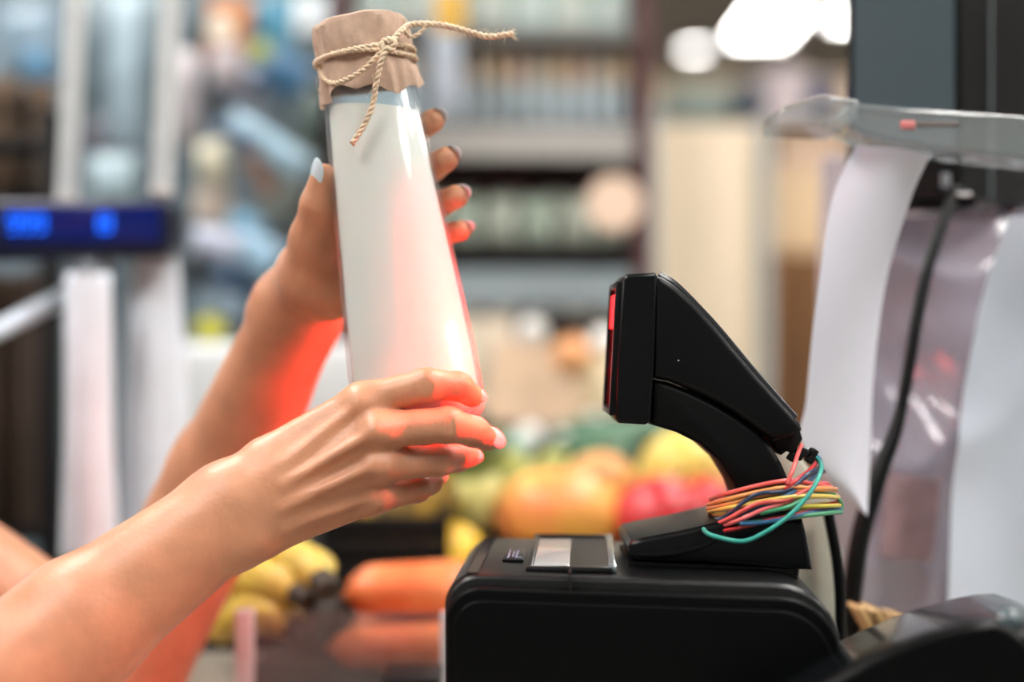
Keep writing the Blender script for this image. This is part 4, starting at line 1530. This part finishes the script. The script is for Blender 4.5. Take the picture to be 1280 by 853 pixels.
# ------------------------------------------------------------------ left side: posts, pole display, bags, hanging packs
pb = tag(mk('slat_wall', rbox((-.85, 2.32, 1.1), (1.25, .03, 2.2), .004), M('slat_slate', (96, 112, 122), 0.5, var=0.25, scale=7)),
         'slate grey panel behind the hanging packs at the left', 'panel')
for i, (xt, xb, yb, w_, lab) in enumerate(((98, 84, 246, .0098, 'white metal post rising from the blue display, nearest the left edge'),
                                            (216, 202, 238, .0105, 'white metal post at the right end of the blue display'))):
    d = 1.30
    p1_, p0_ = P(xt, -60, d), P(xb, yb, d)
    r = root('metal_post', p0_, lab, 'post')
    mk('tube', tube([p0_, p1_], w_, 14), M('post_white', (206, 212, 214), 0.35, metal=.2, var=0.05), r, smooth=60)
    mk('end_cap', ball(p0_, (w_ * 1.05, w_ * 1.05, w_ * .8)), M('post_cap', (226, 220, 216), 0.4, var=0.03), r)

dd = root('pole_display', P(105, 330, 1.25), 'dark blue pole display with glowing blue digits', 'display')
m_navy = M('display_navy', (8, 16, 44), 0.3, var=0.1)
mk('housing', prism(rounded(pxs_ := [(*q, .008) for q in pxs([(-120, 250), (-120, 326), (210, 320), (214, 250)], 1.25)], 5), 1.25, 1.30, .004), m_navy, dd)
m_scr = M('display_glass', (4, 14, 56), 0.2, var=0, emit=(0, 24, 120), estr=0.25)
pa, pb_ = P(6, 256, 1.248), P(200, 302, 1.248)
mk('screen', rbox(((pa.x + pb_.x) / 2, 1.2485, (pa.z + pb_.z) / 2), (pb_.x - pa.x, .003, pa.z - pb_.z), .001), m_scr, dd)
m_dig = M('display_digit', (20, 90, 230), 0.4, var=0, emit=(10, 100, 255), estr=0.9)
for cx in (16, 33, 50):
    mk('digit', merge(*[rbox(P(cx + ox, 279 + oy, 1.2455), (sx, .001, sz), 0) for ox, oy, sx, sz in
                        ((0, -10, .007, .0022), (0, 0, .007, .0022), (0, 10, .007, .0022), (-5.5, -5, .0022, .006), (5.5, 5, .0022, .006), (5.5, -5, .0022, .006))]), m_dig, dd, smooth=0)
mk('digit', merge(*[rbox(P(131 + ox, 279 + oy, 1.2455), (sx, .001, sz), 0) for ox, oy, sx, sz in
                    ((0, -10, .009, .0024), (0, 10, .009, .0024), (-7, 0, .0024, .014), (7, 0, .0024, .014), (0, 0, .007, .0024))]), m_dig, dd, smooth=0)
mk('neck', tube([P(113, 318, 1.275), P(116, 352, 1.275)], .020, 16), M('display_neck', (150, 160, 168), 0.3, metal=.4, var=0.05), dd, smooth=60)
mk('pole', tube([P(116, 350, 1.275), Vector((P(116, 0, 1.275).x, 1.275, .0))], .012, 16), M('display_pole', (60, 66, 72), 0.4, metal=.4, var=0.05), dd, smooth=60)
tag(mk('rail_bar', tube([P(-60, 442, 1.15), P(96, 362, 1.30)], .0085, 14), M('bar_white', (200, 212, 222), 0.3, metal=.3, var=0.05), smooth=60),
    'pale metal bar slanting up to the white bags', 'bar')

m_bag = M('bag_white', (222, 230, 240), 0.5, var=0.06, scale=20)


def hang_bag(lab, xt0, xt1, yt, xb0, xb1, ybt, d, seed, mat):
    rows, n = 22, 40
    V, F = [], []
    for i in range(rows):
        t = i / (rows - 1)
        a = P(xt0 + (xb0 - xt0) * t, yt + (ybt - yt) * t, d)
        b = P(xt1 + (xb1 - xt1) * t, yt + (ybt - yt) * t, d)
        w = (b.x - a.x) / 2
        cx = (a.x + b.x) / 2
        for j in range(n):
            an = 2 * math.pi * j / n
            r = 1 + .05 * math.sin(5 * an + seed) + .03 * math.sin(9 * an + 3 * t)
            V.append((cx + w * math.cos(an) * (1 + .03 * math.sin(7 * t + seed)), d + (.008 + .018 * t) * math.sin(an) * r, a.z + .003 * math.sin(3 * an)))
    for i in range(rows - 1):
        for j in range(n):
            k = (j + 1) % n
            F.append([i * n + j, (i + 1) * n + j, (i + 1) * n + k, i * n + k])
    F.append(list(range(n)))
    F.append([(rows - 1) * n + j for j in range(n)][::-1])
    return tag(mk('plastic_bag', (V, F), mat, smooth=60), lab, 'bag')


hang_bag('narrow white plastic bag hanging under the blue display', 82, 138, 345, 78, 146, 690, 1.235, 1, m_bag)
hang_bag('wide white plastic bag hanging left of the raised forearm', 162, 224, 322, 148, 244, 668, 1.30, 4, m_bag)
bk = root('bag_rack', (P(30, 0, 1.6).x, 1.6, 0), 'dark bag rack with brown paper bags at the left edge', 'rack')
for px in (64, -40):
    mk('upright', rbox((P(px, 0, 1.55).x, 1.55, .75), (.020, .03, 1.5), .002), m_dark, bk)
mk('crossbar', rbox((P(12, 0, 1.55).x, 1.55, 1.46), (.12, .02, .02), .002), m_dark, bk)
for zz in (P(0, 245, 1.62).z, P(0, 660, 1.62).z):
    mk('shelf', rbox((P(0, 0, 1.62).x, 1.62, zz - .006), (.15, .08, .010), .002), m_dark, bk)
m_br = [M('bag_brown_%d' % i, c_, 0.7, var=0.25, scale=14, stretch=(4, 4, 1)) for i, c_ in enumerate(((96, 78, 62), (70, 54, 44), (112, 92, 74), (40, 34, 32)))]
for i, (a, b, t, bt) in enumerate(((-60, 2, 100, 245), (2, 24, 96, 245), (24, 40, 110, 245), (40, 68, 104, 245), (-70, 6, 340, 659), (6, 26, 345, 659), (26, 52, 340, 659))):
    d = 1.62 + .01 * (i % 3)
    p0, p1 = P(a, bt, d), P(b, t, d)
    ww, hh = p1.x - p0.x, p1.z - p0.z
    wheres = ['upper row, at the picture edge', 'upper row, second from the edge', 'upper row, dark narrow one', 'upper row, beside the white post',
              'lower row, at the picture edge', 'lower row, middle', 'lower row, beside the white bag']
    tag(mk('paper_bag', merge(rbox(((p0.x + p1.x) / 2, d, (p0.z + p1.z) / 2), (ww, .03, hh), .006, 2),
                              rbox(((p0.x + p1.x) / 2, d - .018, p1.z - .02), (ww * .9, .008, .03), .002, 1)), m_br[[0, 2, 3, 0, 1, 0, 1][i]]),
        'folded brown paper bag on the rack, ' + wheres[i], 'bag', 'brown paper bags on the left rack')

tag(mk('white_bin', rbox(P(335, 500, 1.75), (.24, .12, .14), .012, 3), M('bin_white', (216, 220, 222), 0.5, var=0.05)),
    'white plastic bin seen between the two forearms', 'bin')
fruit('lime', 'yellow green lime on the white bin left of the raised forearm', 'lime', 262, 416, 42, .02, fruit_mat('lime_skin', (150, 150, 40), (182, 178, 60)), .02,
      c=P(262, 414, 1.74))

packs = [  # px, py, w, h, rot(deg), D, rgb, label
    (30, 50, 70, 90, 4, 2.05, (126, 152, 170), 'slate blue pouch in the top left corner'),
    (40, 78, 30, 40, 0, 1.98, (84, 140, 180), 'small bright blue pouch in the top left corner'),
    (118, 60, 44, 150, 1, 2.1, (112, 130, 138), 'grey green pouch hanging just right of the first white post'),
    (152, 80, 44, 190, -1, 2.0, (160, 182, 194), 'long pale blue pouch between the two white posts, upper'),
    (184, 70, 30, 170, 1, 2.08, (120, 142, 150), 'grey blue pouch just left of the second white post'),
    (118, 190, 34, 80, 2, 2.1, (74, 66, 84), 'dark purple pouch between the white posts above the display'),
    (136, 222, 60, 60, 0, 1.95, (172, 196, 206), 'pale blue pouch right above the blue display'),
    (232, 120, 34, 120, 2, 2.0, (190, 184, 188), 'pale pink pouch right of the second white post'),
    (246, 60, 24, 110, 0, 2.1, (70, 84, 90), 'dark grey pouch hanging behind the pale pink pouch'),
    (282, 34, 56, 80, -6, 2.0, (196, 128, 76), 'orange brown pouch at the top, left of the teal pouch'),
    (280, 82, 40, 50, 0, 1.93, (196, 186, 190), 'small pale grey pouch below the orange brown pouch'),
    (342, 34, 60, 84, 10, 2.02, (60, 134, 164), 'teal pouch at the top left of the paper cap'),
    (384, 22, 46, 56, 0, 1.9, (216, 226, 232), 'white pouch touching the paper cap'),
    (322, 62, 30, 24, 20, 1.9, (168, 180, 90), 'small yellow green pouch over the teal pouch'),
    (352, 90, 60, 50, -30, 1.96, (70, 118, 158), 'blue pouch tilted left of the paper cap'),
    (266, 122, 22, 40, 0, 1.92, (24, 26, 30), 'small black pouch right of the pale pink pouch'),
    (300, 108, 60, 60, -14, 1.98, (162, 168, 186), 'lavender grey pouch below the blue tilted pouch'),
    (330, 178, 120, 34, -34, 1.88, (156, 188, 206), 'long light blue pouch slanting down towards the thumb'),
    (392, 170, 60, 120, -10, 2.1, (106, 124, 120), 'grey green pouch left of the bottle neck'),
    (262, 204, 40, 60, 6, 1.95, (206, 202, 178), 'cream pouch left of the slanting light blue pouch'),
    (292, 168, 70, 14, -26, 1.86, (50, 78, 112), 'narrow dark blue pouch across the cream pouch'),
    (322, 218, 22, 60, 28, 1.92, (158, 118, 96), 'narrow orange brown pouch under the light blue pouch'),
    (356, 246, 60, 70, -30, 2.05, (134, 142, 138), 'grey olive pouch left of the thumb'),
    (262, 262, 50, 50, 0, 1.98, (192, 178, 164), 'beige pouch right of the blue display'),
    (302, 284, 46, 36, -30, 1.9, (92, 146, 176), 'small teal blue pouch beside the raised wrist'),
    (266, 302, 64, 34, -12, 1.86, (188, 194, 214), 'pale lavender pouch beside the blue display end'),
    (318, 318, 60, 48, -30, 1.88, (146, 182, 206), 'light blue pouch touching the raised wrist'),
    (292, 348, 60, 40, -20, 1.92, (70, 96, 128), 'dark blue pouch above the lime'),
    (240, 336, 26, 40, 0, 1.9, (24, 28, 34), 'black pouch beside the wide white bag'),
    (272, 384, 70, 44, 0, 1.92, (136, 158, 174), 'grey blue pouch just above the lime'),
    (468, 118, 96, 110, 4, 1.95, (180, 206, 218), 'pale blue pouch seen through the empty glass above the milk'),
    (556, 40, 40, 200, 0, 1.99, (190, 200, 214), 'long pale blue pouch hanging right of the paper cap'),
]
for i, (px, py, w_, h_, rt, d, rgb, lab) in enumerate(packs):
    r = b_pouch('pouch', P(px, py, d), h_ * d / FPX, w_ * d / FPX, M('pack_%d' % i, tuple(min(255, int(c * .98 + 2)) for c in rgb), 0.35, var=0.22, scale=18), lab, 'pouch', None)
    r.rotation_euler = (0, math.radians(-rt), 0)
    hh = h_ * d / FPX / 2
    r.location = Vector(P(px, py, d)) - Euler((0, math.radians(-rt), 0)).to_matrix() @ Vector((0, 0, hh))
    hx = r.location + Euler((0, math.radians(-rt), 0)).to_matrix() @ Vector((0, .02, hh * 2))
    mk('hook', tube([hx, Vector((hx.x, 2.306 if px < 470 else 2.2, hx.z + .004))], .0022, 6), m_chrome, r)
    m_seal = M('pack_seal', (150, 160, 168), 0.3, metal=.3, var=0.05)
    mk('seal', rbox((0, .02, hh * 2 + .002), (w_ * d / FPX * .96, .003, .006), 0), m_seal, r, local=True)
dh = root('pack_hanger', (P(280, 30, 1.99).x, 1.99, 0), 'round white hanging tag among the packs at the top left', 'tag')
mk('disc', lathe([(0, 0), (.017, 0), (.018, .001), (.017, .002), (0, .002)], 24, mat4=Matrix.Translation(P(276, 36, 1.9)) @ Matrix.Rotation(math.pi / 2, 4, 'X')),
   M('tag_white', (240, 232, 214), 0.4, var=0.03), dh)
